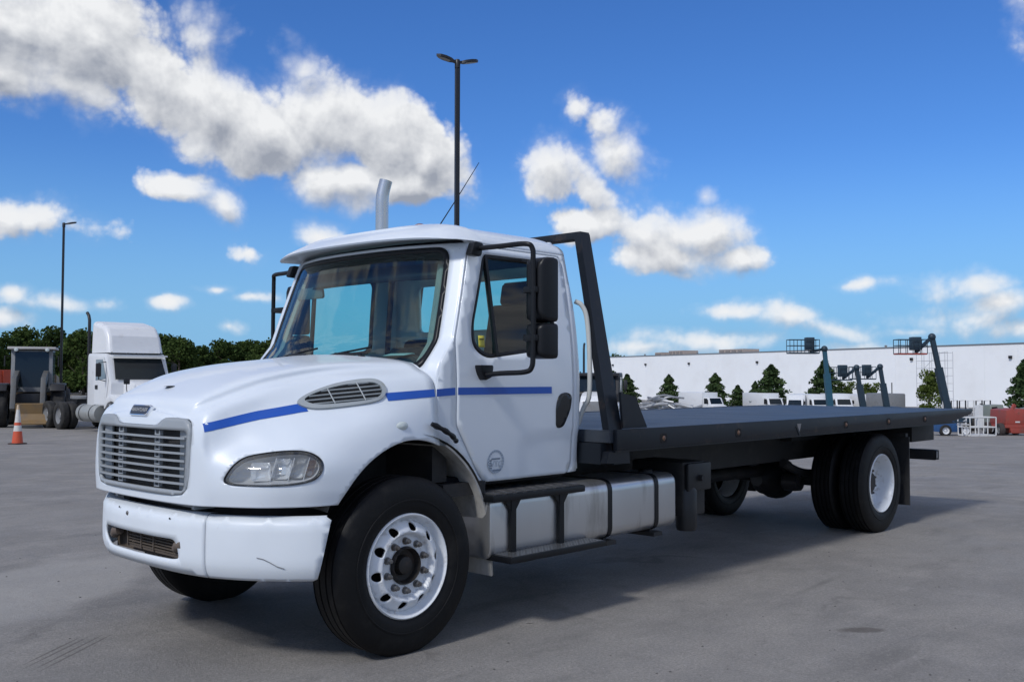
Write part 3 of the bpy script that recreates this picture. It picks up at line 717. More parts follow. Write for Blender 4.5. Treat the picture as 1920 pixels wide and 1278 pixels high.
# headlights, set into the hood corners
def headlight(sg):
    low_w = lambda g: g[:, 2] < 1.28
    H3 = [on_hood(x, z, 0, low_w) for x, z in HL]; n = len(HL)
    C = np.mean([p for p, _ in H3], 0); nrm = np.mean([q for _, q in H3], 0); nrm /= np.linalg.norm(nrm)
    rim = MB(); vv = []
    for k, (off, s_) in enumerate(((.004, 1.0), (.008, .985), (.004, .955), (-.03, .955))):
        for p, q in H3: vv.append(C+(p-C)*s_+q*off)
    rim.add(vv, [(k*n+i, k*n+(i+1) % n, (k+1)*n+(i+1) % n, (k+1)*n+i) for k in range(3) for i in range(n)])
    fin = (lambda b: b.mirror_y()) if sg < 0 else (lambda b: b)
    o = fin(rim).build('headlight', black_g, T, 40)
    # bowl behind the lens
    tan = np.array([nrm[1], -nrm[0], 0]); tan /= np.linalg.norm(tan); tan = tan if tan[0] > 0 else -tan
    def onlens(a, b, off):        # a along the lamp, b up, metres from the middle
        x = C[0]+a*abs(tan[0]); z = C[2]+b
        p, q = on_hood(x, z, off, low_w); return p
    bowl = MB(); vv = [C-nrm*.085]
    for p, q in H3: vv.append(C+(p-C)*.95-q*.075)
    for p, q in H3: vv.append(C+(p-C)*.96-q*.02)
    bowl.add(vv, [(0, 1+i, 1+(i+1) % n) for i in range(n)]+[(1+i, 1+n+i, 1+n+(i+1) % n, 1+(i+1) % n) for i in range(n)])
    fin(bowl).build('housing', mat('lamp_housing', (.50, .51, .52), .35, var=.2), o, 40)
    up = np.array([0, 0, 1.])
    def refl(a, b, w, h, dep, name, m, tilt=0.):
        """one chromed or dark chamber of the lamp"""
        base = C+tan*a+up*b-nrm*.074; mb_ = MB(); vs = []
        pr = roundpoly([(-w/2, -h/2), (w/2, -h/2), (w/2+tilt, h/2), (-w/2+tilt, h/2)], .018, 3); k_ = len(pr)
        for s_, d_ in ((1, dep), (.9, dep*.55), (.62, .004), (.3, .001)):
            for x, y in pr: vs.append(base+tan*x*s_+up*y*s_+nrm*d_)
        mb_.add(vs, [(r_*k_+i, r_*k_+(i+1) % k_, (r_+1)*k_+(i+1) % k_, (r_+1)*k_+i) for r_ in range(3) for i in range(k_)]+[tuple(range(3*k_, 4*k_))])
        fin(mb_).build(name, m, o, 40)
    refl(-.075, -.006, .105, .10, .045, 'reflector', mat('lamp_chrome_bright', (.88, .89, .90), .22, metal=.5, var=.05))
    refl(.028, .008, .09, .11, .045, 'reflector', mat('lamp_chrome', (.78, .79, .80), .25, metal=.5, var=.1), .02)
    refl(.115, .012, .07, .11, .045, 'reflector', mat('lamp_grey', (.46, .47, .48), .3, metal=.5, var=.1), .03)
    refl(.178, .012, .04, .09, .04, 'side_reflector', mat('dull_amber_reflector', (.24, .13, .10), .35, var=.1), .025)
    for k, a in enumerate((-.025, .07, .15)):
        pth = [C+tan*(a+.035*t)+up*(-.058+.125*t)-nrm*.026 for t in np.linspace(0, 1, 5)]
        fin(MB().tube(pth, .0028, 6)).build('divider', mat('lamp_chrome_bright', (.8, .8, .8)), o, 40)
    fin(MB().lathe([(.0001, 0), (.022, .002), (.028, .012), (.026, .02), (.0001, .03)], tuple(C+tan*.045+up*.005-nrm*.06), 'y', 16)).build('bulb_shield', chrome, o, 40)
    lens = MB(); vv = [C+nrm*.012]
    for s_, off in ((.5, .0095), (.96, .002)):
        for p, q in H3: vv.append(C+(p-C)*s_+q*off)
    # follow the body's curvature inside the rim
    for i, (p, q) in enumerate(H3):
        x = C[0]+(p[0]-C[0])*.5; z = C[2]+(p[2]-C[2])*.5; vv[1+i] = on_hood(x, z, .006, low_w)[0]
    vv[0] = on_hood(C[0], C[2], .008, low_w)[0]
    lens.add(vv, [(0, 1+i, 1+(i+1) % n) for i in range(n)]+[(1+i, 1+n+i, 1+n+(i+1) % n, 1+(i+1) % n) for i in range(n)])
    fin(lens).build('lens', lens_glass, o, 60)
headlight(1); headlight(-1)

# grille: surround, horizontal bars, vertical brackets
def grille():
    full = [(y, z) for y, z in gr_half]+[(-y, z) for y, z in reversed(gr_half[1:-1])]
    def fx(y, z): return -1.105+.045*(abs(y)/.6)**2.6+.02*max(0, (z-1.25)/.15)**2
    fn = lambda y, z: (fx(y, z)-.006, y, z)
    innr = roundpoly([(-.52, .972), (.52, .972), (.54, 1.302), (-.54, 1.302)], .035)
    g = panel('grille', full, [innr], fn, .03, grey_pl, T, .03, 40, outward=(-1, 0, 0))
    nb = 8
    for k in range(1, nb):
        z = .972+.33*k/nb; hw = .525
        ys = np.linspace(-hw, hw, 22); vv = []
        for y in ys:
            x = fx(y, z)
            for dx, dz in ((-.010, .005), (-.010, -.007), (.024, -.011), (.024, .002)): vv.append((x+dx, y, z+dz))
        MB().add(vv, [(i*4+a, i*4+(a+1) % 4, i*4+4+(a+1) % 4, i*4+4+a) for i in range(21) for a in range(4)]+[(0, 1, 2, 3), (84, 85, 86, 87)]).build('grille_bar', grey_pl, g, 30)
    for y in (-.225, .225):
        for k in range(nb):
            z0 = .972+.33*k/nb+.006; z1 = z0+.33/nb-.012; x = fx(y, z0)+.014
            mb = MB()
            mb.box(x, x+.02, y-.03, y-.018, z0, z1); mb.box(x, x+.02, y+.018, y+.03, z0, z1); mb.box(x, x+.02, y-.018, y+.018, z0, z0+.008)
            mb.build('grille_bracket', grey_pl, g, 30)
    for y in (-.47, .47):
        MB().box(-1.052, -1.04, y-.05, y+.05, .972, 1.30).build('grille_side_post', grey_pl, g, 30)
    MB().box(-1.03, -1.0, -.55, .55, .93, 1.36).build('radiator_screen', mat('radiator_screen', (.035, .035, .036), .7, var=.3, bump=.6, bscale=120), g, 30)
    return g
grille()
# badge on the nose
eb = bpy.data.objects.new('emblem', None); COL.objects.link(eb); eb.parent = T
eb.matrix_local = frame((-1.073, 0, 1.400), (0, -1, 0), (.42, 0, .9))
pl = roundpoly([(-.115, -.034), (.100, -.034), (.118, .034), (-.115, .034)], .018, 4)
MB().prism(pl, -.012, .010, 'z', .003).build('badge_plate', chrome, eb, 30)
MB().prism([(x*.9, y*.78) for x, y in pl], .0102, .012, 'z').build('badge_face', mat('badge_blue_black', (.02, .028, .045), .3, var=.1), eb, 30)
text('badge_lettering', 'FREIGHTLINER', .031, chrome, eb, Matrix.Translation((-.004, 0, .013)), .001)
MB().lathe([(.0001, .004), (.03, .003), (.05, 0)], (-.885, 0, 1.5395), 'z', 16).build('hood_latch_recess', dark, T, 40)

# ---------------- bumper
BC = [(-1.10, 0), (-1.09, .25), (-1.062, .45), (-1.01, .61), (-.91, .82), (-.77, 1.0), (-.66, 1.105), (-.56, 1.165)]
bsp = spline(BC, 10); bs = np.array(bsp); bl = np.concatenate([[0], np.cumsum(np.linalg.norm(np.diff(bs, axis=0), axis=1))]); BL = bl[-1]
def bump_xy(s):
    a = abs(s); x = np.interp(a, bl, bs[:, 0]); y = np.interp(a, bl, bs[:, 1]); return x, (-y if s > 0 else y)
def bump_fn(s, z):
    x, y = bump_xy(s)
    nx, ny = -1, 0.
    h = .01; sc_ = max(-BL+h, min(BL-h, s)); xa, ya = bump_xy(sc_+h); xb, yb = bump_xy(sc_-h); tx, ty = xa-xb, ya-yb; L_ = math.hypot(tx, ty); nx, ny = ty/L_, -tx/L_
    if nx > 0 : nx, ny = -nx, -ny
    o = -.035*max(0, (.60-z)/.1)**2-.03*max(0, (z-.812)/.04)**2+.006*math.sin((z-.5)/.36*math.pi)
    return (x+nx*o, y+ny*o, z)
seam_s = float(np.interp(.625, bs[:, 1], bl))
bp_ = T
cen = [(-seam_s+.003, .865), (seam_s-.003, .865), (seam_s-.003, .512), (-seam_s+.003, .512)]
bottom = [(s, .505+.018*(1-(s/seam_s)**2)) for s in np.linspace(seam_s-.003, -seam_s+.003, 12)]
cen = [(-seam_s+.003, .848), (seam_s-.003, .848)]+bottom
op = roundpoly([(-.435, .702), (.43, .702), (.455, .60), (.40, .588), (-.36, .588), (-.455, .65)], [.03, .05, .02, .03, .06, .05], 4)
B = panel('bumper', cen, [op], bump_fn, .035, white_bump, T, .012, 45, outward=(-1, 0, 0))
for sg in (1, -1):
    o = [(sg*(seam_s+.003), .846), (sg*(BL-.03), .846), (sg*(BL-.008), .83), (sg*(BL-.075), .515), (sg*(BL-.10), .503), (sg*(seam_s+.003), .505)]
    panel('bumper_end', o, [], bump_fn, .035, white_bump, B, .012, 45, outward=(-1, -sg*.6, 0))
    # rolled top flange
    vv = []; ss = np.linspace(seam_s+.003, BL-.03, 16)
    for s in ss:
        x, y, z = bump_fn(sg*s, .846); vv += [(x, y, .846), (x+.012, y*.99, .851), (x+.032, y*.97, .846)]
    MB().add(vv, [(i*3+k, i*3+k+1, i*3+4+k, i*3+3+k) for i in range(15) for k in range(2)]).build('bumper_flange', white_bump, B, 60)
vv = []; ss = np.linspace(-seam_s+.003, seam_s-.003, 24)
for s in ss:
    x, y, z = bump_fn(s, .848); vv += [(x, y, .848), (x+.02, y, .855), (x+.06, y, .852)]
MB().add(vv, [(i*3+k, i*3+k+1, i*3+4+k, i*3+3+k) for i in range(23) for k in range(2)]).build('bumper_flange', white_bump, B, 60)
for y, z, r_ in ((.10, .80, .014), (.22, .825, .006), (-.37, .812, .006)):
    s = float(np.interp(abs(y), bs[:, 1], bl))*(-1 if y > 0 else 1); p = bump_fn(s, z)
    MB().lathe([(.0001, -.006), (r_*.6, -.005), (r_, 0)], (p[0]-.001, p[1], p[2]), 'x', 14).build('bumper_bolt', steel if r_ > .01 else dark, B, 40)
sc = [bump_fn(s, z) for s, z in ((.95, .635), (.985, .628), (1.02, .612), (1.06, .590), (1.10, .578))]
MB().tube([(x-.003, y-.003, z) for x, y, z in sc], .0022, 5).build('scratch', mat('scratch_grey', (.22, .22, .23), .7), B, 40)
# lower grille behind the bumper opening
lg = MB().box(-.99, -.97, -.46, .46, .56, .73).build('lower_grille', brownm, T, 30)
for k in range(6):
    z = .605+.017*k; MB().box(-1.035, -1.018, -.40, .22, z, z+.006).build('grille_slat', brownm, lg, 30)
for y in (-.40, -.10, .05, .22):
    MB().box(-1.04, -1.016, y-.006, y+.006, .595, .705).build('grille_post', brownm, lg, 30)
MB().box(-1.03, -1.0, -.42, .24, .588, .603).build('grille_sill', brownm, lg, 30)
for y in (-.41, .36):
    MB().tube([(-1.045, y-.05, .675), (-1.05, y, .665), (-1.03, y+.05, .64)], .028, 10).build('tow_hook', mat('hook_rust', (.13, .10, .08), .7, var=.3), lg, 40)
# intercooler and cross tubes seen in the slot above the bumper
ic_ = MB().box(-1.0, -.93, -.50, .40, .872, .93).build('cooler_core', mat('cooler_fins', (.12, .125, .13), .5, metal=.4, var=.3), T, 30)
for k in range(3): MB().box(-1.01, -.99, -.50, .40, .876+.018*k, .884+.018*k).build('cooler_tube', mat('cooler_tube', (.24, .25, .26), .4, metal=.5), ic_, 30)
MB().box(-1.02, -.90, .40, .43, .868, .935).build('cooler_end', grey_pl, ic_, 30); MB().box(-1.02, -.90, -.53, -.50, .868, .935).build('cooler_end', grey_pl, ic_, 30)
MB().box(-.90, -.55, -.52, .52, .70, .935).build('front_crossmember', framem, T, 30)

# ---------------- wheels
def tyre_mb(wd=.275, rr=.515, rib=True):
    h = wd/2; pr = [(.292, -h+.035), (.31, -h+.012), (.35, -h+.002), (.41, -h), (.455, -h+.006), (.485, -h+.016), (.502, -h+.028)]
    gx = [-.085, -.03, .03, .085] if rib else [-.09, -.045, 0, .045, .09]
    for g_ in gx: pr += [(rr-.001, g_-.007), (rr-.012, g_-.005), (rr-.012, g_+.005), (rr-.001, g_+.007)]
    pr += [(.502, h-.028), (.485, h-.016), (.455, h-.006), (.41, h), (.35, h-.002), (.31, h-.012), (.292, h-.035)]
    mb = MB().lathe(pr, (0, 0, 0), 'y', 96)
    for zc, s_ in ((-h-.0005, -1), (h+.0005, 1)):         # raised ring on the sidewall
        mb.lathe([(.375, zc), (.378, zc+s_*.003), (.384, zc+s_*.003), (.387, zc)], (0, 0, 0), 'y', 96)
    mb.v = [(x, y*(1+.06*max(0, (-.42-z)/.1)), max(z, -.5045)) for x, y, z in mb.v]
    return mb
ty_front = tyre_mb(); ty_rear = tyre_mb(rib=False)
def circ(cx, cy, r_, n=18): return [(cx+r_*math.cos(2*math.pi*i/n), cy+r_*math.sin(2*math.pi*i/n)) for i in range(n)]
def disc_y(prof):
    P = np.array(prof); return lambda a, b: (a, float(np.interp(math.hypot(a, b), P[:, 0], P[:, 1])), b)
def wheel(name, loc, flip, kind):
    """outer face towards local -y; local origin at the wheel centre"""
    root = bpy.data.objects.new(name, None); COL.objects.link(root); root.parent = T; root.empty_display_size = .2
    root.location = loc; root.rotation_euler = (0, 0, math.pi if flip else 0)
    (ty_front if kind == 'front' else ty_rear).build('tyre', rubber, root, 40)
    yo = -.1375
    if kind == 'front':
        MB().lathe([(.300, yo+.045), (.306, yo+.03), (.304, yo+.012), (.296, yo+.006), (.288, yo+.012), (.283, yo+.03), (.277, yo+.05), (.268, yo+.062), (.262, yo+.058)], (0, 0, 0), 'y', 72).build('rim', rim_w, root, 60)
        prof = [(.09, yo+.046), (.175, yo+.046), (.180, yo+.040), (.186, yo+.018), (.193, yo+.008), (.205, yo+.006), (.22, yo+.014), (.24, yo+.032), (.255, yo+.048), (.263, yo+.0585)]
        holes = [circ(.2255*math.cos(a), .2255*math.sin(a), .028) for a in [2*math.pi*(k+.25)/10 for k in range(10)]]+[circ(0, 0, .110, 40)]
        panel('wheel_disc', circ(0, 0, .2635, 90), holes, disc_y(prof), .012, rim_w, root, .010, 50)
        mb = MB().lathe([(.1105, yo+.06), (.106, yo+.03), (.101, yo+.02), (.098, yo+.045), (.09, yo+.07), (.06, yo+.075), (.05, yo+.04), (.035, yo+.034), (.0001, yo+.032)], (0, 0, 0), 'y', 40)
        mb.build('hub', hubm, root, 40)
        for k in range(10):
            a = 2*math.pi*(k+.5)/10; c = (.1425*math.cos(a), yo+.046, .1425*math.sin(a))
            MB().lathe([(.022, 0), (.022, -.006), (.0175, -.007), (.0175, -.028), (.012, -.031), (.0115, -.044), (.0001, -.045)], c, 'y', 6 if False else 12).build('wheel_nut', steel, root, 35)
        MB().lathe([(.25, yo+.10), (.20, yo+.11), (.0001, yo+.11)], (0, 0, 0), 'y', 24).build('brake_drum', dark, root, 40)
    elif kind == 'dual_outer':
        MB().lathe([(.300, yo+.045), (.306, yo+.03), (.304, yo+.012), (.296, yo+.006), (.288, yo+.012), (.283, yo+.03), (.275, yo+.06), (.268, yo+.15), (.262, yo+.185), (.235, yo+.20), (.19, yo+.185), (.175, yo+.178), (.11, yo+.178)], (0, 0, 0), 'y', 72).build('rim', rim_w, root, 60)
        MB().lathe([(.112, yo+.178), (.11, yo+.14), (.10, yo+.125), (.07, yo+.12), (.0001, yo+.12)], (0, 0, 0), 'y', 32).build('hub', hubm, root, 40)
        for k in range(10):
            a = 2*math.pi*(k+.5)/10; c = (.1425*math.cos(a), yo+.178, .1425*math.sin(a))
            MB().lathe([(.022, 0), (.022, -.006), (.0175, -.007), (.0175, -.028), (.012, -.031), (.0115, -.044), (.0001, -.045)], c, 'y', 10).build('wheel_nut', steel, root, 35)
    else:
        MB().lathe([(.300, .1), (.29, .1), (.27, .05), (.26, -.05), (.27, -.1), (.30, -.1)], (0, 0, 0), 'y', 48).build('rim', rim_w, root, 60)
    return root
WB = 6.417
wheel('front_wheel', (0, -1.012, .505), False, 'front'); wheel('front_wheel', (0, 1.012, .505), True, 'front')
wheel('rear_wheel', (WB, -1.065, .505), False, 'dual_outer'); wheel('rear_wheel', (WB, -.755, .505), False, 'dual_inner')
wheel('rear_wheel', (WB, 1.065, .505), True, 'dual_outer'); wheel('rear_wheel', (WB, .755, .505), True, 'dual_inner')

# wheel well: liner, splash skirt behind the front wheel
for sg in (1, -1):
    arc = [(AC[0]+.645*math.cos(a), AC[1]+.645*math.sin(a)) for a in np.linspace(R(158), R(28), 26)]
    vv = []; ys = np.linspace(-.56, -1.10, 6)
    for x, z in arc:
        for y in ys: vv.append((x, y*sg, z+.012*math.sin(x*21)*(1 if abs(y) < 1 else 0)))
    MB().add(vv, [(i*6+k, i*6+k+1, i*6+7+k, i*6+6+k) for i in range(25) for k in range(5)]).build('wheel_well_liner', liner, T, 60)
    MB().prism([(x, z) for x, z in arc]+[(.6, .9), (-.5, .86)], -.56*sg, -.545*sg, 'y').build('inner_panel', framem, T, 30)
    sk = spline([(.292, 1.186), (.365, 1.142), (.48, 1.045), (.575, .92), (.645, .77), (.69, .60), (.715, .345)], 5); vv = []
    n = len(sk)
    for i, (x, z) in enumerate(sk):
        dx = .035+.02*i/n
        yo_ = -1.125+.02*i/n
        vv += [(x-.015, -.60*sg, z), (x-.01, (yo_+.03)*sg, z), (x, yo_*sg, z-.004), (x+.012, yo_*sg, z+.004), (x+.016, (yo_+.03)*sg, z+.01)]
    MB().add(vv, [(i*5+k, i*5+k+1, i*5+6+k, i*5+5+k) for i in range(n-1) for k in range(4)]).build('splash_skirt', flap_w, T, 50)
    # rubber hood latch
    pth = spline([(.20, -1.105*sg, 1.318), (.27, -1.125*sg, 1.285), (.35, -1.12*sg, 1.245), (.43, -1.075*sg, 1.205)], 5)
    MB().tube(pth, [.013+.006*math.sin(i*.7)**2 for i in range(len(pth))], 8).build('hood_strap', black, T, 40)
    p, q = on_hood(-.03, 1.312, .002)
    mb = MB().lathe([(.0001, -.014), (.022, -.011), (.034, -.003), (.036, 0)], (0, 0, 0), 'y', 18)
    mb.v = [(p[0]+x*1.25, (p[1]+y)*sg, p[2]+z*.75) for x, y, z in mb.v]; mb.build('side_marker', clear_l, T, 40)

# ---------------- cab shell
ROOF0 = 2.47
def seam_x(z): return float(np.interp(z, [1.15, 1.50, 1.62, 1.70, 1.83, 2.47], [.30, .30, .315, .345, .455, .655]))
def W(s, z, off=0.):
    """curved front of the cab: windscreen, pillars"""
    w = side_w_(z); a = abs(s); xe = seam_x(z)
    x = xe-.20*(1-a**2.4); y = -s*w
    n = np.array([-1, -s*.35, .38]); n /= np.linalg.norm(n)
    return np.array([x, y, z])+n*off
DOOR = [(.466, 1.30), (.466, 1.83), (.50, 1.94), (.655, 2.43), (.69, 2.452), (1.53, 2.452), (1.565, 2.42), (1.585, 1.9), (1.585, .99), (1.55, .928), (.725, .928), (.66, 1.0), (.53, 1.20)]
DOOR = roundpoly(DOOR, [.03, .03, .2, .05, .03, .05, .1, .2, .05, .05, .03, .1, .1], 4)
DOPEN = [(.470+(x-.466)*1.0-.008 if x < .7 else x+.008 if x > 1.5 else x, z+.008 if z > 2.4 else z) for x, z in DOOR]
cx_, cz_ = 1.05, 1.68
DOPEN = [(cx_+(x-cx_)*1.016, cz_+(z-cz_)*1.010) for x, z in DOOR]
WIN = roundpoly([(.775, 2.405), (1.40, 2.41), (1.425, 1.80), (.72, 1.715), (.60, 1.785), (.60, 1.92)], [.05, .07, .07, .10, .08, .1], 6)
WINi = [(1.02+(x-1.02)*.935, 2.06+(z-2.06)*.92) for x, z in WIN]
OUT = [(.292, 1.19), (.292, 1.50), (.312, 1.61), (.342, 1.70), (.445, 1.83), (.646, ROOF0), (1.60, ROOF0), (1.66, 2.1), (1.70, 1.7), (1.70, .935), (.70, .920), (.60, 1.0), (.50, 1.10), (.38, 1.165)]
for sg in (1, -1):
    panel('cab_side', OUT, [DOPEN], lambda x, z: cab_side(x, z)*np.array([1, sg, 1]), .045, white, T, .03, 45, outward=(0, -sg, 0))
    f_ = lambda x, z: cab_side(x, z, .005)*np.array([1, sg, 1])
    d = panel('door', DOOR, [WIN], f_, .04, white, T, .035, 45, outward=(0, -sg, 0))
    panel('window_seal', WIN, [WINi], lambda x, z: cab_side(x, z, .003)*np.array([1, sg, 1]), .04, black, d, .02, 45, outward=(0, -sg, 0))
    panel('window_glass', WINi, [], lambda x, z: cab_side(x, z, -.008)*np.array([1, sg, 1]), .05, side_glass, d, 0, 45, outward=(0, -sg, 0))
    mb = MB(); mb.beam(cab_side(.80, 2.40, -.004)*np.array([1, sg, 1]), cab_side(.825, 1.735, -.004)*np.array([1, sg, 1]), .022, .03); mb.build('window_divider', black, d, 30)
    big = [(cx_+(x-cx_)*1.035, cz_+(z-cz_)*1.03) for x, z in DOOR]; sml = [(cx_+(x-cx_)*.93, cz_+(z-cz_)*.96) for x, z in DOOR]
    panel('door_seal', big, [sml], lambda x, z: cab_side(x, z, -.034)*np.array([1, sg, 1]), .05, dark, T, 0, 45, outward=(0, -sg, 0))
    # inside trim of the door below the window
    panel('door_trim', [(.55, 1.70), (1.50, 1.76), (1.5, 1.0), (.62, 1.0)], [], lambda x, z: cab_side(x, z, -.06)*np.array([1, sg, 1]), .1, inter, d, 0, 45)
    # recessed handle
    ho = roundpoly([(1.40, 1.245), (1.475, 1.255), (1.55, 1.38), (1.562, 1.475), (1.50, 1.497), (1.425, 1.48), (1.395, 1.40)], [.04, .05, .08, .05, .05, .05, .1], 5)
    h = panel('door_handle', ho, [], lambda x, z: cab_side(x, z, .012)*np.array([1, sg, 1]), .03, black_g, d, .012, 45, outward=(0, -sg, 0))
    # stripe end, mirror brackets sit on the door
# pillars and header round the windscreen
front = [(-.999, 1.50), (.999, 1.50), (.999, ROOF0-.002), (-.999, ROOF0-.002)]
def rr(hs, z0, z1, r_): return roundpoly([(-hs, z0), (hs, z0), (hs*.985, z1), (-hs*.985, z1)], r_, 8)
def scl(poly, k): return [(a*k, b) for a, b in poly]
ws0 = rr(.905, 1.635, 2.445, .10); ws1 = rr(.872, 1.672, 2.415, .09)
cs = panel('windscreen_surround', front, [ws0], W, .05, white, T, .03, 50, outward=(-1, 0, .3))
sl = panel('windscreen', ws0, [ws1], lambda s, z: W(s, z, .004), .05, black, T, .02, 50, outward=(-1, 0, .3))
panel('windscreen_glass', ws1, [], lambda s, z: W(s, z, -.002), .06, ws_glass, sl, 0, 60, outward=(-1, 0, .3))
panel('shade_band', [(-.865, 2.411), (.865, 2.411), (.868, 2.335), (-.868, 2.335)], [], lambda s, z: W(s, z, -.004), .06, glass_mat('band_glass', (.10, .14, .16), .5), sl, 0, 60, outward=(-1, 0, .3))
# shaded band along the top of the glass, inspection sticker
panel('sun_visor', [(-.84, 2.41), (.84, 2.41), (.84, 2.27), (-.84, 2.27)], [], lambda s, z: W(s*.98, z, -.07), .06, black, sl, .02, 50, outward=(-1, 0, .3))
panel('screen_sticker', [(.64, 2.345), (.71, 2.345), (.71, 2.385), (.64, 2.385)], [], lambda s, z: W(s, z, -.006), .02, mat('pale_sticker', (.35, .45, .42), .6), sl, .001, 50, outward=(-1, 0, .3))
yk = panel('window_sticker', [(.665, 1.79), (.72, 1.79), (.72, 1.865), (.665, 1.865)], [], lambda x, z: cab_side(x, z, .001), .03, yellow, T, .001, 45)
panel('sticker_bar', [(.672, 1.838), (.714, 1.838), (.714, 1.845), (.672, 1.845)], [], lambda x, z: cab_side(x, z, .0025), .02, dark, yk, .001, 45)
# roof
def roofz(x, b):
    e = (1-min(1, abs(b))**3.6)**.55
    lon = 1-.28*max(0, (1.0-x)/.55)**2-.35*max(0, (x-1.5)/.2)**2
    return ROOF0+.178*e*lon
vv = []; NA, NB = 26, 34
for i in range(NA):
    for k in range(NB):
        b = -math.cos(math.pi*k/(NB-1)); a = i/(NA-1)
        x0 = .655-.20*(1-abs(b)**2.4); x1 = 1.615+.05*(1-abs(b)**4)
        x = x0+(x1-x0)*a; wv = side_w_(ROOF0)
        vv.append((x, b*wv, roofz(x, b)))
sheet('roof', vv, [(i*NB+k, i*NB+k+1, (i+1)*NB+k+1, (i+1)*NB+k) for i in range(NA-1) for k in range(NB-1)], white, T, .03, 50, outward=(0, 0, 1))
# back wall with window
bw = [(-.99, .95), (.99, .95), (.985, 2.0), (.92, 2.47), (.80, 2.58), (-.80, 2.58), (-.92, 2.47), (-.985, 2.0)]
rwn = roundpoly([(-.68, 1.97), (.68, 1.97), (.66, 2.34), (-.66, 2.34)], .05, 5)
bwo = panel('cab_back', bw, [rwn], lambda y, z: (1.695-.065*max(0, (z-1.7)/.8)**1.4, y, z), .08, white, T, .03, 45, outward=(1, 0, 0))
panel('rear_window', rwn, [], lambda y, z: (1.69-.065*max(0, (z-1.7)/.8)**1.4, y, z), .1, side_glass, bwo, 0, 45, outward=(1, 0, 0))
MB().box(.42, 1.68, -.98, .98, .93, .97).build('cab_floor', inter, T, 30)
MB().box(.30, .42, -1.0, 1.0, .95, 1.60).build('firewall', framem, T, 30)
MB().box(.30, .60, -.98, .98, 1.56, 1.63).build('cowl', black, T, 30)
sec = [S(NC-1., v) for v in np.linspace(4.2, NR-1, 26)]
vv = []
for p in sec:
    for t in (0, .35, .7, 1.): vv.append((p[0]+.010+.10*t, p[1], p[2]-.004-.02*t*t))
sheet('cowl_top', vv, [(i*4+k, i*4+k+1, i*4+5+k, i*4+4+k) for i in range(25) for k in range(3)], white, T, .01, 50, mirror=True, outward=(0, -.5, 1))
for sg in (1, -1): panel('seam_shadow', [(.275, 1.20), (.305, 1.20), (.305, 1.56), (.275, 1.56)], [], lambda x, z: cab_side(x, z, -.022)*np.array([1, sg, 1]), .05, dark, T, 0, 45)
# outer visor over the windscreen
vv = []; n = 28
def vis(b): return .655-.20*(1-abs(b)**2.4)
for k in range(n):
    b = -1+2*k/(n-1); yv = b*.965; fx_ = vis(b)
    edge = abs(b)**6
    zf = 2.492-.018*b*0-.03*edge; xf = fx_-.17-.03*edge
    pts_ = [(fx_+.16, yv, roofz(fx_+.16, b*.97)+.012), (fx_+.02, yv, min(2.60, roofz(fx_+.03, b*.95)+.016)), (xf+.03, yv*1.01, zf+.030), (xf, yv*1.012, zf+.004), (xf+.01, yv*1.01, zf-.006), (fx_+.0, yv, zf+.022), (fx_+.10, yv*.98, 2.50)]
    e_ = abs(b)**16; zm = zf+.012
    vv += [(x+(fx_-.02-x)*.25*e_, y, z+(zm-z)*.9*e_) for x, y, z in pts_]
MB().add(vv, [(i*7+k, i*7+k+1, i*7+8+k, i*7+7+k) for i in range(n-1) for k in range(6)]+[tuple(range(6, -1, -1)), tuple(range((n-1)*7, n*7))]).build('roof_visor', white, T, 45)
# roof marker lamps, antenna
for y, m_ in ((-.30, mat('worn_amber_lens', (.22, .07, .025), .35)), (.14, mat('dark_amber_lens', (.12, .05, .02), .25))):
    zz = roofz(.80, y/.95)+.012
    mb = MB().lathe([(.04, -.012), (.04, 0), (.034, .014), (.018, .022), (.0001, .024)], (.80, y, zz), 'z', 18)
    mb.v = [(x, y+(yy-y)*1.1, z) for x, yy, z in mb.v]; mb.build('marker_lamp', m_, T, 40)
at = MB().lathe([(.02, 0), (.016, .02), (.006, .05), (.0001, .05)], (.99, -.27, roofz(.99, -.28)-.002), 'z', 12).build('antenna', black, T, 40)
MB().tube([(.99, -.27, 2.66), (1.2, -.27, 2.93), (1.41, -.27, 3.21)], [.0045, .0035, .0025], 6).build('antenna_whip', black, at, 40)
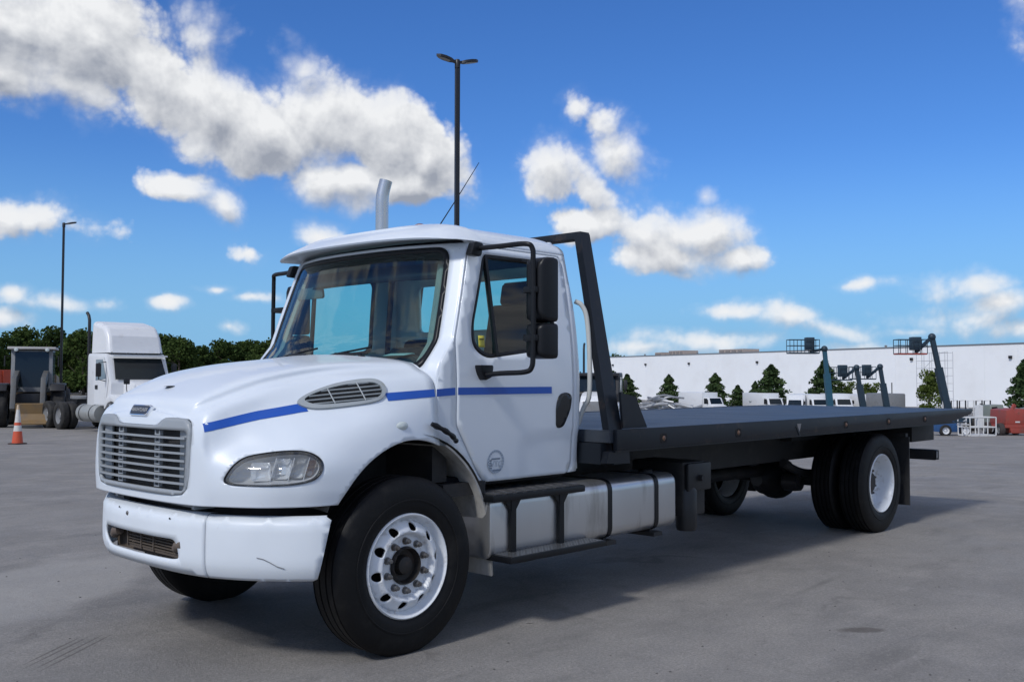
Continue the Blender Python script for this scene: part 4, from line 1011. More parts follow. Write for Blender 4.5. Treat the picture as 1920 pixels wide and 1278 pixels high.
# mirrors, near and far
for sg in (1, -1):
    q = lambda pts: [(x, y*sg, z) for x, y, z in pts]
    tb = MB().tube(q(spline([(.665, -1.0, 2.425), (.69, -1.2, 2.425), (.715, -1.39, 2.425), (.735, -1.432, 2.395), (.737, -1.437, 2.3), (.737, -1.44, 2.0), (.737, -1.437, 1.75), (.732, -1.43, 1.66), (.715, -1.385, 1.63), (.69, -1.2, 1.622), (.665, -1.075, 1.61)], 6)), .0165, 10)
    mr = tb.build('mirror', black, T, 50)
    mb = MB().prism(roundpoly([(.585, 2.375), (.68, 2.37), (.70, 2.46), (.62, 2.465)], .02, 3), -.985*sg, -1.04*sg, 'y', .006); mb.build('upper_bracket', black, mr, 30)
    mb = MB().prism(roundpoly([(.615, 1.675), (.735, 1.675), (.725, 1.60), (.66, 1.575), (.63, 1.62)], .015, 3), -1.04*sg, -1.10*sg, 'y', .006); mb.build('lower_bracket', black, mr, 30)
    ya, yb, xo = (-1.33, -1.495, 0.) if sg > 0 else (-1.22, -1.38, .04)
    def head(z0, z1, nm):
        pr = roundpoly([(ya, z0), (yb, z0), (yb, z1), (ya, z1)], .03, 5); k_ = len(pr); vv = []
        cy, cz = (ya+yb)/2, (z0+z1)/2
        for x, s_ in ((.905, 1.), (.88, 1.03), (.83, 1.02), (.785, .92), (.765, .70), (.758, .3)):
            for y, z in pr: vv.append((x+xo, (cy+(y-cy)*s_)*sg, cz+(z-cz)*(1+(s_-1)*.7)))
        mb = MB().add(vv, [(r_*k_+i, r_*k_+(i+1) % k_, (r_+1)*k_+(i+1) % k_, (r_+1)*k_+i) for r_ in range(5) for i in range(k_)]+[tuple(range(5*k_, 6*k_))])
        h = mb.build(nm, black, mr, 40)
        mb = MB().add([(.90+xo, y*sg, z) for y, z in pr], [tuple(range(k_))]); mb.build('mirror_glass', chrome, mr, 30)
    head(1.945, 2.345, 'mirror_head'); head(1.715, 1.935, 'convex_head')
    for z in (2.14, 1.84): MB().box(.727, .80+xo, (-1.46)*sg, (-1.36 if sg > 0 else -1.30)*sg, z-.02, z+.02, .006).build('clamp', black, mr, 30)
# door seal decal: ring, initials, bars
dm = frame((.815, float(cab_side(.815, 1.054)[1])-.009, 1.054), (1, 0, 0), (0, 0, 1))
dc = bpy.data.objects.new('door_decal', None); COL.objects.link(dc); dc.parent = T; dc.matrix_local = dm
dk2 = mat('decal_ink_pale', (.33, .39, .47), .5)
MB().lathe([(.076, 0), (.076, .001), (.060, .001), (.060, 0)], (0, 0, 0), 'z', 48).build('decal_ring', dk2, dc, 30)
mb = MB()
for k in range(22):
    a = 2*math.pi*k/22; 
    mb.box(.068*math.cos(a)-.003, .068*math.cos(a)+.003, .068*math.sin(a)-.003, .068*math.sin(a)+.003, .0012, .0018)
mb.build('decal_ticks', decalm, dc, 0)
MB().box(-.038, .040, .012, .022, 0, .0012).build('decal_bar', decalm, dc, 0); MB().box(-.03, .045, -.062, -.052, 0, .0012).build('decal_bar', decalm, dc, 0)
for k in range(4): MB().box(-.058, -.036, -.045+.016*k, -.037+.016*k, 0, .0012).build('decal_bar', decalm, dc, 0)
text('decal_initials', 'VTC', .056, dk2, dc, Matrix.Translation((.008, -.018, .0008)), .0005)
# wipers and cowl
for sg, s0 in ((1, .10), (-1, .62)):
    base = W(s0, 1.66, .03); tip = W(s0-.42, 1.735, .035)
    MB().tube([base, W(s0-.2, 1.73, .045), tip], .010, 8).build('wiper_arm', black, T, 40)
    MB().tube([W(s0-.62, 1.70, .03), tip, W(s0-.14, 1.78, .03)], .007, 6).build('wiper_blade', black, T, 40)
MB().tube([W(s, 1.64, .012) for s in np.linspace(-.80, .80, 24)], .020, 8).build('cowl_seal', black, T, 50)
# interior: dash, seats, wheel, mirror, pillar curtains
vv = []; pr = [(.38, 1.66), (.50, 1.735), (.62, 1.745), (.74, 1.70), (.78, 1.60), (.74, 1.35), (.5, 1.30)]
ds = MB().prism(pr, -.97, .97, 'y', .02).build('dashboard', inter_g, T, 40)
MB().prism([(.52, 1.73), (.60, 1.80), (.74, 1.79), (.78, 1.70)], -.72, -.24, 'y', .02).build('gauge_hood', inter, ds, 40)
MB().prism([(.45, 1.74), (.56, 1.752), (.53, 1.758)], -.55, -.32, 'y').build('dash_papers', mat('pale_paper', (.42, .55, .56), .6), ds, 30)
sw = MB().tube([(.92+.09*math.sin(t)*.8, -.48+.215*math.cos(t), 1.72+.20*math.sin(t)) for t in np.linspace(0, 2*math.pi, 28, endpoint=False)], .015, 8, closed=True).build('steering_wheel', mat('wheel_grip', (.05, .06, .06), .5), T, 50)
MB().tube([(.92, -.48, 1.72), (.74, -.48, 1.58)], .03, 10).build('steering_column', inter, sw, 40)
for a in (0, 2.1, 4.2): MB().tube([(.92, -.48, 1.72), (.92+.07*math.sin(a), -.48+.2*math.cos(a), 1.72+.18*math.sin(a))], .012, 6).build('spoke', inter, sw, 40)
for y in (-.48, .48):
    st = MB().prism(roundpoly([(1.02, 1.42), (1.50, 1.40), (1.52, 1.52), (1.04, 1.55)], .05, 3), y-.26, y+.26, 'y', .03).build('seat', inter, T, 40)
    MB().prism(roundpoly([(1.44, 1.50), (1.56, 1.50), (1.66, 2.12), (1.56, 2.15)] if y < 0 else [(1.44, 1.50), (1.56, 1.50), (1.63, 1.88), (1.53, 1.91)], .05, 3), y-.25, y+.25, 'y', .03).build('backrest', inter, st, 40)
    if y < 0: MB().prism(roundpoly([(1.55, 2.14), (1.64, 2.13), (1.655, 2.30), (1.58, 2.31)], .04, 3), y-.14, y+.14, 'y', .03).build('headrest', inter, st, 40)
    MB().box(1.1, 1.45, y-.2, y+.2, .97, 1.42).build('seat_base', inter, st, 30)
MB().box(1.585, 1.60, -.40, -.36, 1.75, 2.13).build('seat_belt', mat('belt_red', (.22, .03, .025), .7), T, 0)
MB().prism([(.62, 2.43), (1.6, 2.43), (1.6, 2.415), (.62, 2.415)], -.90, .90, 'y').build('headliner', mat('headliner', (.05, .052, .054), .9), T, 30)
mb = MB().prism(roundpoly([(-.17, 0), (.17, .0), (.15, .085), (-.15, .085)], .03, 4), 0, .02, 'x', .006); mb.v = [(x+.52, y+.62, z+2.175) for x, y, z in mb.v]; mb.build('dome_mirror', mat('mirror_grey', (.10, .13, .14), .3, metal=.3), T, 30)
for sg in (1, -1):
    panel('pillar_trim', [(.80, 1.70), (.93, 1.70), (.93, 2.40), (.80, 2.40)], [], lambda s, z: W(s*sg*(1-.04*(z-1.7)), z, -.05)+np.array([.012*math.sin(s*95), 0, 0]), .005, trim_beige, T, 0, 75, outward=(-1, 0, 0), sy=.08)
# grab pipe behind the cab, exhaust stack
MB().tube(spline([(1.73, -.94, 2.15), (1.76, -.98, 2.12), (1.78, -1.01, 2.03), (1.785, -1.03, 1.8), (1.785, -1.03, 1.48), (1.77, -.99, 1.38), (1.74, -.96, 1.26)], 6), .018, 10).build('grab_pipe', mat('pale_pipe', (.52, .53, .50), .4, var=.1), T, 50)
sk = spline([(1.63, 1.15, 1.0), (1.63, 1.15, 2.0), (1.63, 1.15, 2.9), (1.63, 1.15, 3.12), (1.637, 1.145, 3.20), (1.655, 1.13, 3.30)], 5)
MB().tube(sk, .056, 20, caps=False).build('exhaust_stack', mat('stack_aluminised', (.55, .56, .56), .28, metal=.9, var=.12), T, 50)
MB().tube([(x, y, z) for x, y, z in sk[-8:]], .052, 20, caps=True).build('exhaust_bore', dark, T, 50)
MB().lathe([(.085, 1.1), (.085, 2.1), (.06, 2.15)], (1.63, 1.15, 0), 'z', 24).build('muffler', steel, T, 40)

# ---------------- steps, fuel tank, straps
cs_ = roundpoly([(-.66, .45), (-1.15, .45), (-1.15, .865), (-.66, .865)], .085, 6)
n = len(cs_); vv = []
for x, s_ in ((.655, .90), (.66, .97), (.675, 1), (2.68, 1), (2.70, .97), (2.706, .90)):
    for y, z in cs_: vv.append((x, -.905+(y+.905)*s_, .6575+(z-.6575)*s_))
tk = MB().add(vv, [(r_*n+i, r_*n+(i+1) % n, (r_+1)*n+(i+1) % n, (r_+1)*n+i) for r_ in range(5) for i in range(n)]+[tuple(range(n)), tuple(range(6*n-1, 5*n-1, -1))]).build('fuel_tank', alu, T, 40)
so = [(-.905+(y+.905)*1.012, .6575+(z-.6575)*1.016) for y, z in cs_]
for x in (1.87, 2.44):
    vv = []
    for xx in (x-.022, x+.022):
        for s_ in (1.0, 1.018):
            for y, z in cs_: vv.append((xx, -.905+(y+.905)*s_, .6575+(z-.6575)*s_))
    f = []
    for i in range(n):
        j = (i+1) % n; f += [(n+i, n+j, 3*n+j, 3*n+i), (i, j, n+j, n+i), (2*n+i, 3*n+i, 3*n+j, 2*n+j)]
    MB().add(vv, f).build('tank_strap', black, tk, 40)
    MB().box(x-.05, x+.06, -1.16, -.6, .405, .435).build('strap_foot', framem, tk, 30)
    MB().box(x-.02, x+.02, -1.10, -1.0, .425, .455).build('strap_bolt', framem, tk, 30)
MB().lathe([(.055, .0), (.055, .02), (.045, .03), (.0001, .03)], (2.58, -.95, .862), 'z', 20).build('filler_cap', black, tk, 40)
us = MB().box(.63, 1.53, -1.205, -.80, .815, .862, .012).build('upper_step', black, T, 30)
for k in range(9): MB().box(.66+.095*k, .72+.095*k, -1.195, -.98, .862, .868).build('step_grip', mat('step_grip', (.05, .05, .052), .6), us, 0)
lw = MB().box(.68, 1.62, -1.31, -1.09, .445, .485, .006).build('lower_step', black, T, 30)
tp = MB().box(.70, 1.60, -1.30, -1.10, .4852, .488)
for i in range(30):
    for k in range(7):
        x = .72+.029*i; y = -1.29+.028*k; s_ = 1 if (i+k) % 2 else -1
        tp.add([(x-.008, y-.006*s_, .4882), (x, y-.003*s_-.003, .4882), (x+.008, y+.006*s_, .4882), (x, y+.003, .4882), (x, y, .4925)], [(0, 1, 4), (1, 2, 4), (2, 3, 4), (3, 0, 4)])
o_ = tp.build('tread_plate', treadpl, lw, 0); o_['kind'] = 'stuff'
for x in (.835, 1.305):
    MB().box(x-.022, x+.022, -1.185, -1.158, .485, .815).build('step_post', black, T, 30)
    MB().prism([(x-.07, .815), (x+.07, .815), (x+.022, .75), (x-.022, .75)], -1.181, -1.162, 'y').build('step_gusset', black, T, 30)
MB().box(1.2, 1.23, -1.12, -.6, .40, .436).build('step_hanger', framem, T, 30)
MB().box(.34, .70, -1.06, -.5, .86, .94).build('cab_mount', framem, T, 30)
# hydraulic reservoir and canister behind the tank
hb = MB().box(2.84, 3.16, -1.12, -.62, .50, .93, .02).build('hydraulic_tank', framem, T, 30)
MB().lathe([(.0001, .30), (.075, .31), (.085, .34), (.085, .62), (.07, .65), (.0001, .65)], (2.93, -1.09, .08), 'z', 20).build('canister', mat('dull_canister', (.022, .023, .025), .45, metal=.3, dirt=(.06, .055, .05)), hb, 40)
MB().box(2.86, 3.19, -1.16, -1.125, .70, .92, .015).build('tank_cover', mat('slate_cover', (.007, .008, .01), .5), hb, 30)
MB().prism(circ(3.02, .80, .025, 12), -1.195, -1.14, 'y').build('valve', framem, hb, 30)
MB().box(.66, 2.7, .66, 1.12, .45, .86, .06).build('battery_box', framem, T, 30)

# ---------------- chassis
for y in (-.43, .43):
    mb = MB().box(-.95, 8.35, y-.04, y+.04, .74, .98); mb.build('frame_rail', framem, T, 30)
    MB().box(1.95, 8.4, y-.05, y+.05, .985, 1.075).build('subframe_rail', framem, T, 30)
for x in (-.7, .5, 1.6, 2.6, 3.6, 4.6, 5.6, 7.2, 8.2): MB().box(x-.05, x+.05, -.39, .39, .78, .96).build('crossmember', framem, T, 30)
for x in np.arange(2.2, 8.4, .42): MB().box(x-.03, x+.03, -1.2, 1.2, 1.080, 1.135).build('deck_joist', framem, T, 30)
MB().box(-.75, .62, -.40, .40, .62, 1.30).build('engine', framem, T, 30)
MB().box(.5, 1.7, -.28, .28, .50, .93, .08).build('gearbox', framem, T, 30)
MB().tube([(1.6, 0, .62), (6.2, 0, .58)], .06, 14).build('drive_shaft', framem, T, 40)
MB().tube([(0, -.95, .47), (0, -.75, .40), (0, .75, .40), (0, .95, .47)], .055, 12).build('front_axle', framem, T, 40)
ax = MB().tube([(WB, -1.0, .505), (WB, 1.0, .505)], .085, 16).build('rear_axle', framem, T, 40)
mb = MB().ball((WB-.06, 0, .49), .24, 20, 1.0); mb.build('differential', framem, ax, 40)
MB().lathe([(.19, .0), (.17, -.12), (.10, -.22), (.07, -.28), (.0001, -.28)], (WB-.2, 0, .49), 'x', 20).build('pinion', framem, ax, 40)
MB().lathe([(.0001, -.10), (.09, -.09), (.10, -.02), (.10, .08), (.07, .11), (.0001, .11)], (5.95, -.42, .50), 'y', 20).build('brake_chamber', mat('chamber_iron', (.05, .048, .048), .3, metal=.6), ax, 40)
for y in (-.50, .50):
    MB().tube(spline([(5.6, y, .72), (6.0, y, .60), (WB, y, .57), (6.85, y, .60), (7.25, y, .74)], 5), .045, 8).build('leaf_spring', framem, T, 40)
for sg in (1, -1):
    mf = MB().box(7.06, 7.075, -1.22*sg, -.66*sg, .22, .96).build('mud_flap', mat('flap_rubber', (.02, .02, .021), .6, dirt=(.07, .065, .06), dscale=5), T, 30)
    MB().box(7.02, 7.08, -1.2*sg, -.43*sg, .96, 1.0).build('flap_bracket', framem, mf, 30)
    MB().box(5.6, 7.2, -.60*sg, -.44*sg, .95, 1.06).build('hanger', framem, T, 30)
ub = MB().box(8.17, 8.27, -1.08, 1.08, .635, .755, .008).build('underride_bar', framem, T, 30)
MB().box(8.172, 8.268, -1.092, -1.081, .64, .75).build('bar_end_cap', black, ub, 30)
MB().box(8.19, 8.21, -1.096, -1.092, .665, .735).build('bar_end_plate', mat('pale_tag', (.45, .44, .42), .5), ub, 30)
MB().prism([(8.27, .755), (8.36, .64), (8.27, .64)], -1.06, -.85, 'y').build('step_wedge', black, ub, 30)
for y in (-.55, .55): MB().box(8.18, 8.26, y-.04, y+.04, .70, 1.0).build('bar_hanger', framem, ub, 30)
MB().box(7.75, 8.42, -.98, .98, .86, 1.075, .01).build('tail_crossbeam', framem, T, 30)
MB().box(7.35, 8.1, -.80, .80, .80, .90, .01).build('tilt_frame', framem, T, 30)
MB().tube([(3.4, -.2, .70), (6.0, -.2, .86)], .06, 12).build('tilt_cylinder', steel, T, 40)
# ---------------- bed
X0, X1 = 1.74, 8.86
bd = MB().box(X0, 8.80, -1.25, 1.25, 1.14, 1.222).build('bed', deckm, T, 30)
npl = 12
for i in range(npl):                    # deck plates, butt-jointed
    xa = X0+.005+(8.60-X0)/npl*i; xb = X0-.003+(8.60-X0)/npl*(i+1)
    MB().box(xa, xb, -1.235, 1.235, 1.2225, 1.2265).build('deck_plate', deckm, bd, 0)
for sg in (1, -1):
    pr = [(X0+.04, 1.232), (8.83, 1.232), (8.86, 1.215), (8.80, 1.17), (8.10, 1.085), (X0+.04, 1.085)]
    MB().prism(pr, -1.285*sg, -1.248*sg, 'y', .004).build('side_rail', railm, bd, 30)
    MB().box(X0+.04, 8.7, -1.27*sg, -1.20*sg, 1.0725, 1.083).build('rail_lip', railm, bd, 30)
    for k, x in enumerate((2.341, 3.399, 5.381, 6.374, 7.344)):
        lm = MB().prism(roundpoly([(x-.04, 1.115), (x+.04, 1.115), (x+.04, 1.185), (x-.04, 1.185)], .025, 4), -1.285*sg, -1.290*sg, 'y').build('marker_recess', dark, T, 30)
        MB().lathe([(.0001, -.008), (.014, -.006), (.020, 0)], (x, -1.290*sg if sg > 0 else 1.290, 1.150), 'y', 14).build('marker_lens', mat('dim_amber', (.12, .065, .04), .4), lm, 40)
    tr = MB().prism([(4.40, 1.19), (4.475, 1.19), (4.4375, 1.105)], -1.286*sg, -1.289*sg, 'y').build('key_slot', mat('slot_grey', (.20, .19, .19), .5), T, 30)
    MB().prism([(4.375, 1.165), (4.4375, 1.085), (4.455, 1.095), (4.40, 1.17)], -1.2865*sg, -1.291*sg, 'y').build('slot_shadow_lip', railm, tr, 30)
MB().box(8.60, 8.845, -1.245, 1.245, 1.2228, 1.228).build('tail_plate', deckm, bd, 30)
# headboard
for sg in (1, -1):
    a, b_ = np.array([1.875, -1.215*sg, .985]), np.array([1.852, -.905*sg, 2.655])
    mb = MB(); vv = []
    for t in (0, .12, 1):
        p = a+(b_-a)*t; hw = .078-.022*t; hy = .03
        vv += [p+np.array([-hw*1.0, -hy*sg, 0]), p+np.array([hw, -hy*sg, 0]), p+np.array([hw, hy*sg, 0]), p+np.array([-hw, hy*sg, 0])]
    mb.add(vv, [(i*4+k, i*4+(k+1) % 4, i*4+4+(k+1) % 4, i*4+4+k) for i in range(2) for k in range(4)]+[(0, 1, 2, 3), (8, 9, 10, 11)])
    lg_ = mb.build('headboard_leg', railm, T, 30)
    MB().prism([(1.93, 1.2325), (2.22, 1.2325), (2.08, 1.46), (1.90, 1.49)], -1.225*sg, -1.205*sg, 'y').build('gusset', railm, lg_, 30)
    MB().prism([(1.73, 1.08), (1.96, 1.08), (1.97, .985), (1.70, 1.0)], -1.255*sg, -1.20*sg, 'y').build('front_bracket', railm, lg_, 30)
MB().box(1.80, 1.905, -.935, .935, 2.612, 2.668, .006).build('headboard_top', railm, T, 30)
MB().box(1.70, 1.80, -1.20, 1.20, .99, 1.135).build('bed_nose', railm, T, 30)

# ------------------------------------------------------------------ behind the truck
bgw = mat('fleet_white', (.70, .71, .72), .35, var=.05, dirt=(.42, .40, .37), dscale=2.5, dlo=.6, dhi=.9)
bgk = mat('fleet_black', (.011, .011, .013), .5, var=.2)
bgg = mat('fleet_grey', (.20, .205, .21), .5, var=.2, dirt=(.12, .10, .08), dscale=3)
bgt = mat('fleet_tyre', (.014, .014, .014), .8, var=.25, dirt=(.055, .048, .04), dscale=4, dlo=.45, dhi=.8)
bglass = mat('dark_window', (.008, .014, .018), .06, var=.1, spec=.4)
orange = mat('safety_orange', (.60, .085, .03), .5, var=.12, vscale=9, dirt=(.30, .10, .06), dscale=9)
lyel = mat('machine_yellow', (.22, .14, .06), .55, var=.15, dirt=(.14, .11, .08), dscale=3, dlo=.45, dhi=.75)
teal = mat('lift_teal', (.02, .085, .13), .45, var=.15)
dteal = mat('lift_dark', (.015, .034, .052), .5, var=.2)
redm = mat('lift_red', (.30, .05, .035), .5, var=.15, dirt=(.16, .07, .05), dscale=2, dlo=.5, dhi=.8)
polem = mat('pole_bronze', (.014, .016, .02), .4, metal=.2, var=.15)
def small_wheel(par, loc, r=.5, w=.28, m=None, rim=None, name='wheel', axis='x', seg=28):
    """wheel with its axle along local x"""
    h = w/2; tb = MB().lathe([(r*.58, -h*.9), (r*.62, -h), (r*.9, -h*.98), (r*.98, -h*.75), (r, -h*.5), (r, h*.5), (r*.98, h*.75), (r*.9, h*.98), (r*.62, h), (r*.58, h*.9)], loc, axis, seg)
    o = tb.build(name, m or bgt, par, 40)
    MB().lathe([(r*.60, h*.8), (r*.5, h*.45), (r*.25, h*.35), (r*.2, h*.6), (.0001, h*.62)], loc, axis, 20).build('rim', rim or bgw, o, 40)
    MB().lathe([(r*.60, -h*.8), (r*.5, -h*.45), (r*.25, -h*.35), (r*.2, -h*.6), (.0001, -h*.62)], loc, axis, 20).build('rim', rim or bgw, o, 40)
    return o

# ---------------- yard light poles
def light_pole(px, d, h, double, label, turn):
    t = thing('light_pole', label, 'light pole', place(px, d), turn, 'yard light poles')
    MB().lathe([(.24, 0), (.24, .55), (.22, .6), (.0001, .6)], (0, 0, 0), 'z', 20).build('base', mat('pole_concrete', (.35, .34, .32), .9, var=.15), t, 40)
    MB().box(-.05, .05, -.05, .05, .6, h, .01).build('pole', polem, t, 30)
    MB().lathe([(.065, h-.12), (.065, h+.05), (.05, h+.08), (.0001, h+.09)], (0, 0, 0), 'z', 14).build('cap', polem, t, 40)
    for s_ in ((1, -1) if double else (1,)):
        pr = [(.04, -.035), (.10, -.04), (.18, -.10), (.32, -.12), (.44, -.085), (.52, 0)]; pr = pr+[(x, -y) for x, y in reversed(pr[:-1])]
        n = len(pr); k = .16
        vv = [(x*s_, y, h-.02+k*x+.03*math.sin(x*3)) for x, y in pr]+[(x*s_, y*.9, h+.035+k*x+.03*math.sin(x*3)) for x, y in pr]
        lh = MB().add(vv, [tuple(range(n)), tuple(range(2*n-1, n-1, -1))]+[(i, (i+1) % n, n+(i+1) % n, n+i) for i in range(n)]).build('lamp_head', polem, t, 30)
        MB().add([(x*s_*.96+.02*s_, y*.7, h-.026+k*x+.03*math.sin(x*3)) for x, y in pr[2:-2]], [tuple(range(n-4))]).build('lens', mat('lamp_pane', (.25, .25, .24), .3), lh, 0)
ta = math.atan2(-RH.y, -RH.x)
light_pole(855.5, 22.6, 8.98, True, 'tall twin-headed light pole rising above the white cab roof', math.atan2(RH.y, RH.x)+.45+math.pi)
light_pole(115, 44, 8.75, False, 'single-headed light pole beside the wheel loader', math.atan2(RH.y, RH.x)+.35)

# ---------------- traffic cone
t = thing('traffic_cone', 'orange and white traffic cone standing in front of the wheel loader', 'cone', place(36, 26.4), .3); t.scale = (.94, .94, .96)
MB().prism(roundpoly([(-.19, -.19), (.19, -.19), (.19, .19), (-.19, .19)], .06), 0, .035, 'z', .008).build('base', mat('cone_base', (.05, .03, .025), .8), t, 30)
prof = lambda z: .148-.12*(z-.035)/1.05
def cone_ring(z0, z1, nm, m): MB().lathe([(prof(z0), z0), (prof(z1), z1)], (0, 0, 0), 'z', 28).build(nm, m, t, 40)
cw = mat('cone_collar', (.62, .60, .56), .5, var=.15, dirt=(.35, .30, .26), dscale=8)
cone_ring(.035, .36, 'cone_body', orange); cone_ring(.36, .52, 'collar', cw); cone_ring(.52, .60, 'cone_body', orange); cone_ring(.60, .95, 'collar', cw)
MB().lathe([(prof(.95), .95), (prof(1.085), 1.085), (.0001, 1.085)], (0, 0, 0), 'z', 24).build('tip', mat('cone_tip', (.55, .42, .28), .5), t, 40)

# ---------------- tractor unit (front towards local -y)
def tractor(loc, rz, label, body, fairing=True, tank=True):
    t = thing('tractor_unit', label, 'truck', loc, rz, 'semi tractors parked in the yard')
    # cab
    pr = [(.25, .95), (.20, 1.75), (.62, 2.62), (.75, 2.74), (2.20, 2.76), (2.28, 2.65), (2.30, .95)]       # (y, z)
    MB().prism(pr, -1.04, 1.04, 'x', .05).build('cab', body, t, 40)
    ws = MB().add([(-.90, .24, 1.86), (.90, .24, 1.86), (.84, .575, 2.58), (-.84, .575, 2.58)], [(0, 1, 2, 3)]); ws.v = [(x, y-.055, z) for x, y, z in ws.v]
    ws.build('windscreen', bglass, t, 0)
    MB().beam((-.95, .42, 2.66), (.95, .42, 2.66), .30, .05).build('sun_visor', body, t, 0)
    for k in range(5): MB().ball((-.6+.3*k if 0 < k < 4 else (-.85 if k == 0 else .85), .66, 2.78), .035, 8).build('marker_lamp', bgk, t, 40)
    for s_ in (-1, 1):
        d = MB().add([(s_*1.052, .62, 1.0), (s_*1.052, 1.62, 1.0), (s_*1.052, 1.62, 2.62), (s_*1.052, .80, 2.62), (s_*1.052, .40, 1.85)], [(0, 1, 2, 3, 4)]).build('door', body, t, 0)
        MB().add([(s_*1.058, .60, 1.88), (s_*1.058, 1.50, 1.82), (s_*1.058, 1.50, 2.54), (s_*1.058, .90, 2.54)], [(0, 1, 2, 3)]).build('door_window', mat('pale_window', (.16, .22, .26), .06, spec=.8), d, 0)
        MB().box(s_*1.055, s_*1.075, 1.32, 1.52, 1.52, 1.66).build('handle', bgk, d, 0)
        MB().tube([(s_*1.06, .62, 2.45), (s_*1.32, .55, 2.42), (s_*1.32, .55, 1.85), (s_*1.06, .66, 1.8)], .018, 6).build('mirror_arm', bgk, t, 40)
        MB().box(s_*1.24, s_*1.42, .52, .60, 1.95, 2.40, .03).build('mirror_head', bgk, t, 30)
    # hood and fenders
    hp = [(.26, 1.0), (.26, 1.86), (-.4, 1.80), (-.95, 1.66), (-1.22, 1.45), (-1.28, .70), (-.55, .70), (-.50, .95)]
    MB().prism(hp, -.62, .62, 'x', .08).build('hood', body, t, 40)
    for s_ in (-1, 1):
        fp = [(.62, .85), (.56, 1.10), (.42, 1.25), (.1, 1.36), (-.3, 1.34), (-.75, 1.22), (-1.15, 1.02), (-1.22, .62), (-.62, .62), (-.52, .85), (-.3, 1.06), (0, 1.13), (.3, 1.06), (.5, .88)]
        MB().prism(fp, s_*.60, s_*1.12, 'x', .04).build('fender', body, t, 40)
        MB().box(s_*.72, s_*1.02, -1.245, -1.2, .92, 1.08, .02).build('headlight', clear_l, t, 30)
        MB().tube([(s_*.85, -.75, 1.25), (s_*.92, -.78, 1.55), (s_*.92, -.78, 1.72)], .014, 6).build('hood_mirror_arm', bgk, t, 40)
        MB().box(s_*.82, s_*1.02, -.82, -.76, 1.70, 1.90, .025).build('hood_mirror', bgk, t, 30)
        small_wheel(t, (s_*.98, 0, .5))
    MB().box(-.48, .48, -1.30, -1.24, .78, 1.42, .03).build('grille', bgg, t, 30)
    MB().box(-1.12, 1.12, -1.42, -1.22, .38, .68, .04).build('bumper', body, t, 30)
    # frame, tandem, tank, stack
    for s_ in (-1, 1): MB().box(s_*.36, s_*.46, -.9, 6.9, .72, .98).build('frame_rail', bgk, t, 30)
    for y in (4.6, 5.92):
        for s_ in (-1, 1):
            small_wheel(t, (s_*1.08, y, .52), .52, .28, None, bgg); small_wheel(t, (s_*.77, y, .52), .52, .28, None, bgg)
        MB().tube([(-1, y, .5), (1, y, .5)], .08, 10).build('axle', bgk, t, 40)
    MB().prism(circ(0, 0, .5, 20), 0, .09, 'z').build('fifth_wheel', bgg, t, 30).location = (0, 5.2, 1.12)
    MB().box(-.5, .5, 4.7, 5.7, .98, 1.12).build('fifth_wheel_mount', bgk, t, 30)
    for s_ in (-1, 1): MB().box(s_*.55, s_*1.2, 6.75, 6.78, .25, .95).build('mud_flap', bgk, t, 30)
    for s_ in (-1, 1): MB().lathe([(.0001, 1.15), (.27, 1.17), (.31, 1.25), (.31, 2.75), (.27, 2.83), (.0001, 2.85)], (s_*.95, 0, .68), 'y', 28).build('fuel_tank', mat('dull_tank', (.33, .34, .33), .5, metal=.2, var=.15, dirt=(.2, .18, .15), dscale=4), t, 40)
    for y in (1.55, 2.45): MB().lathe([(.318, y-.03), (.318, y+.03)], (-.95, 0, .68), 'y', 28).build('tank_strap', bgk, t, 40)
    sk = [(-.92, 2.5, 1.0), (-.92, 2.5, 3.6), (-.92, 2.5, 3.95), (-.92, 2.58, 4.12), (-.92, 2.72, 4.22)]
    MB().tube(sk, .055, 12).build('exhaust_stack', bgk, t, 40)
    MB().box(-.9, .9, 2.32, 2.45, 1.05, 2.2).build('back_panel', bgk, t, 30)
    if fairing:
        fv = [(-.98, .62, 2.77), (.98, .62, 2.77), (.98, 2.2, 2.77), (-.98, 2.2, 2.77), (-.93, 1.12, 3.72), (.93, 1.12, 3.72), (.96, 2.18, 3.92), (-.96, 2.18, 3.92), (-.96, .80, 3.35), (.96, .80, 3.35)]
        fo = MB().add(fv, [(0, 1, 9, 8), (8, 9, 5, 4), (4, 5, 6, 7), (0, 8, 4, 7, 3), (1, 2, 6, 5, 9), (2, 3, 7, 6)]).build('roof_fairing', body, t, 20)
        md = fo.modifiers.new('edge', 'BEVEL'); md.width = .16; md.segments = 4; md.limit_method = 'ANGLE'; md.angle_limit = R(25)
    return t
tc_ = place(166, 37.5); hd = Vector((-.046, -.996, 0))
fr_ = Vector((tc_.x, tc_.y, 0))+hd*5.0
tractor((fr_.x, fr_.y, gz(tc_.x, tc_.y)), math.atan2(hd.x, -hd.y), 'white day-cab semi tractor with tall roof fairing behind the hood', bgw)
q = place(1118, 47)
dk = tractor((q.x, q.y, q.z), yaw_to(-.2, -.97), 'dark semi tractor with white hood glimpsed between cab and headboard', bgk, False)
for ch in dk.children:
    if ch.name.startswith(('hood', 'fender')) and not ch.name.startswith('hood_'): ch.data.materials[0] = bgw

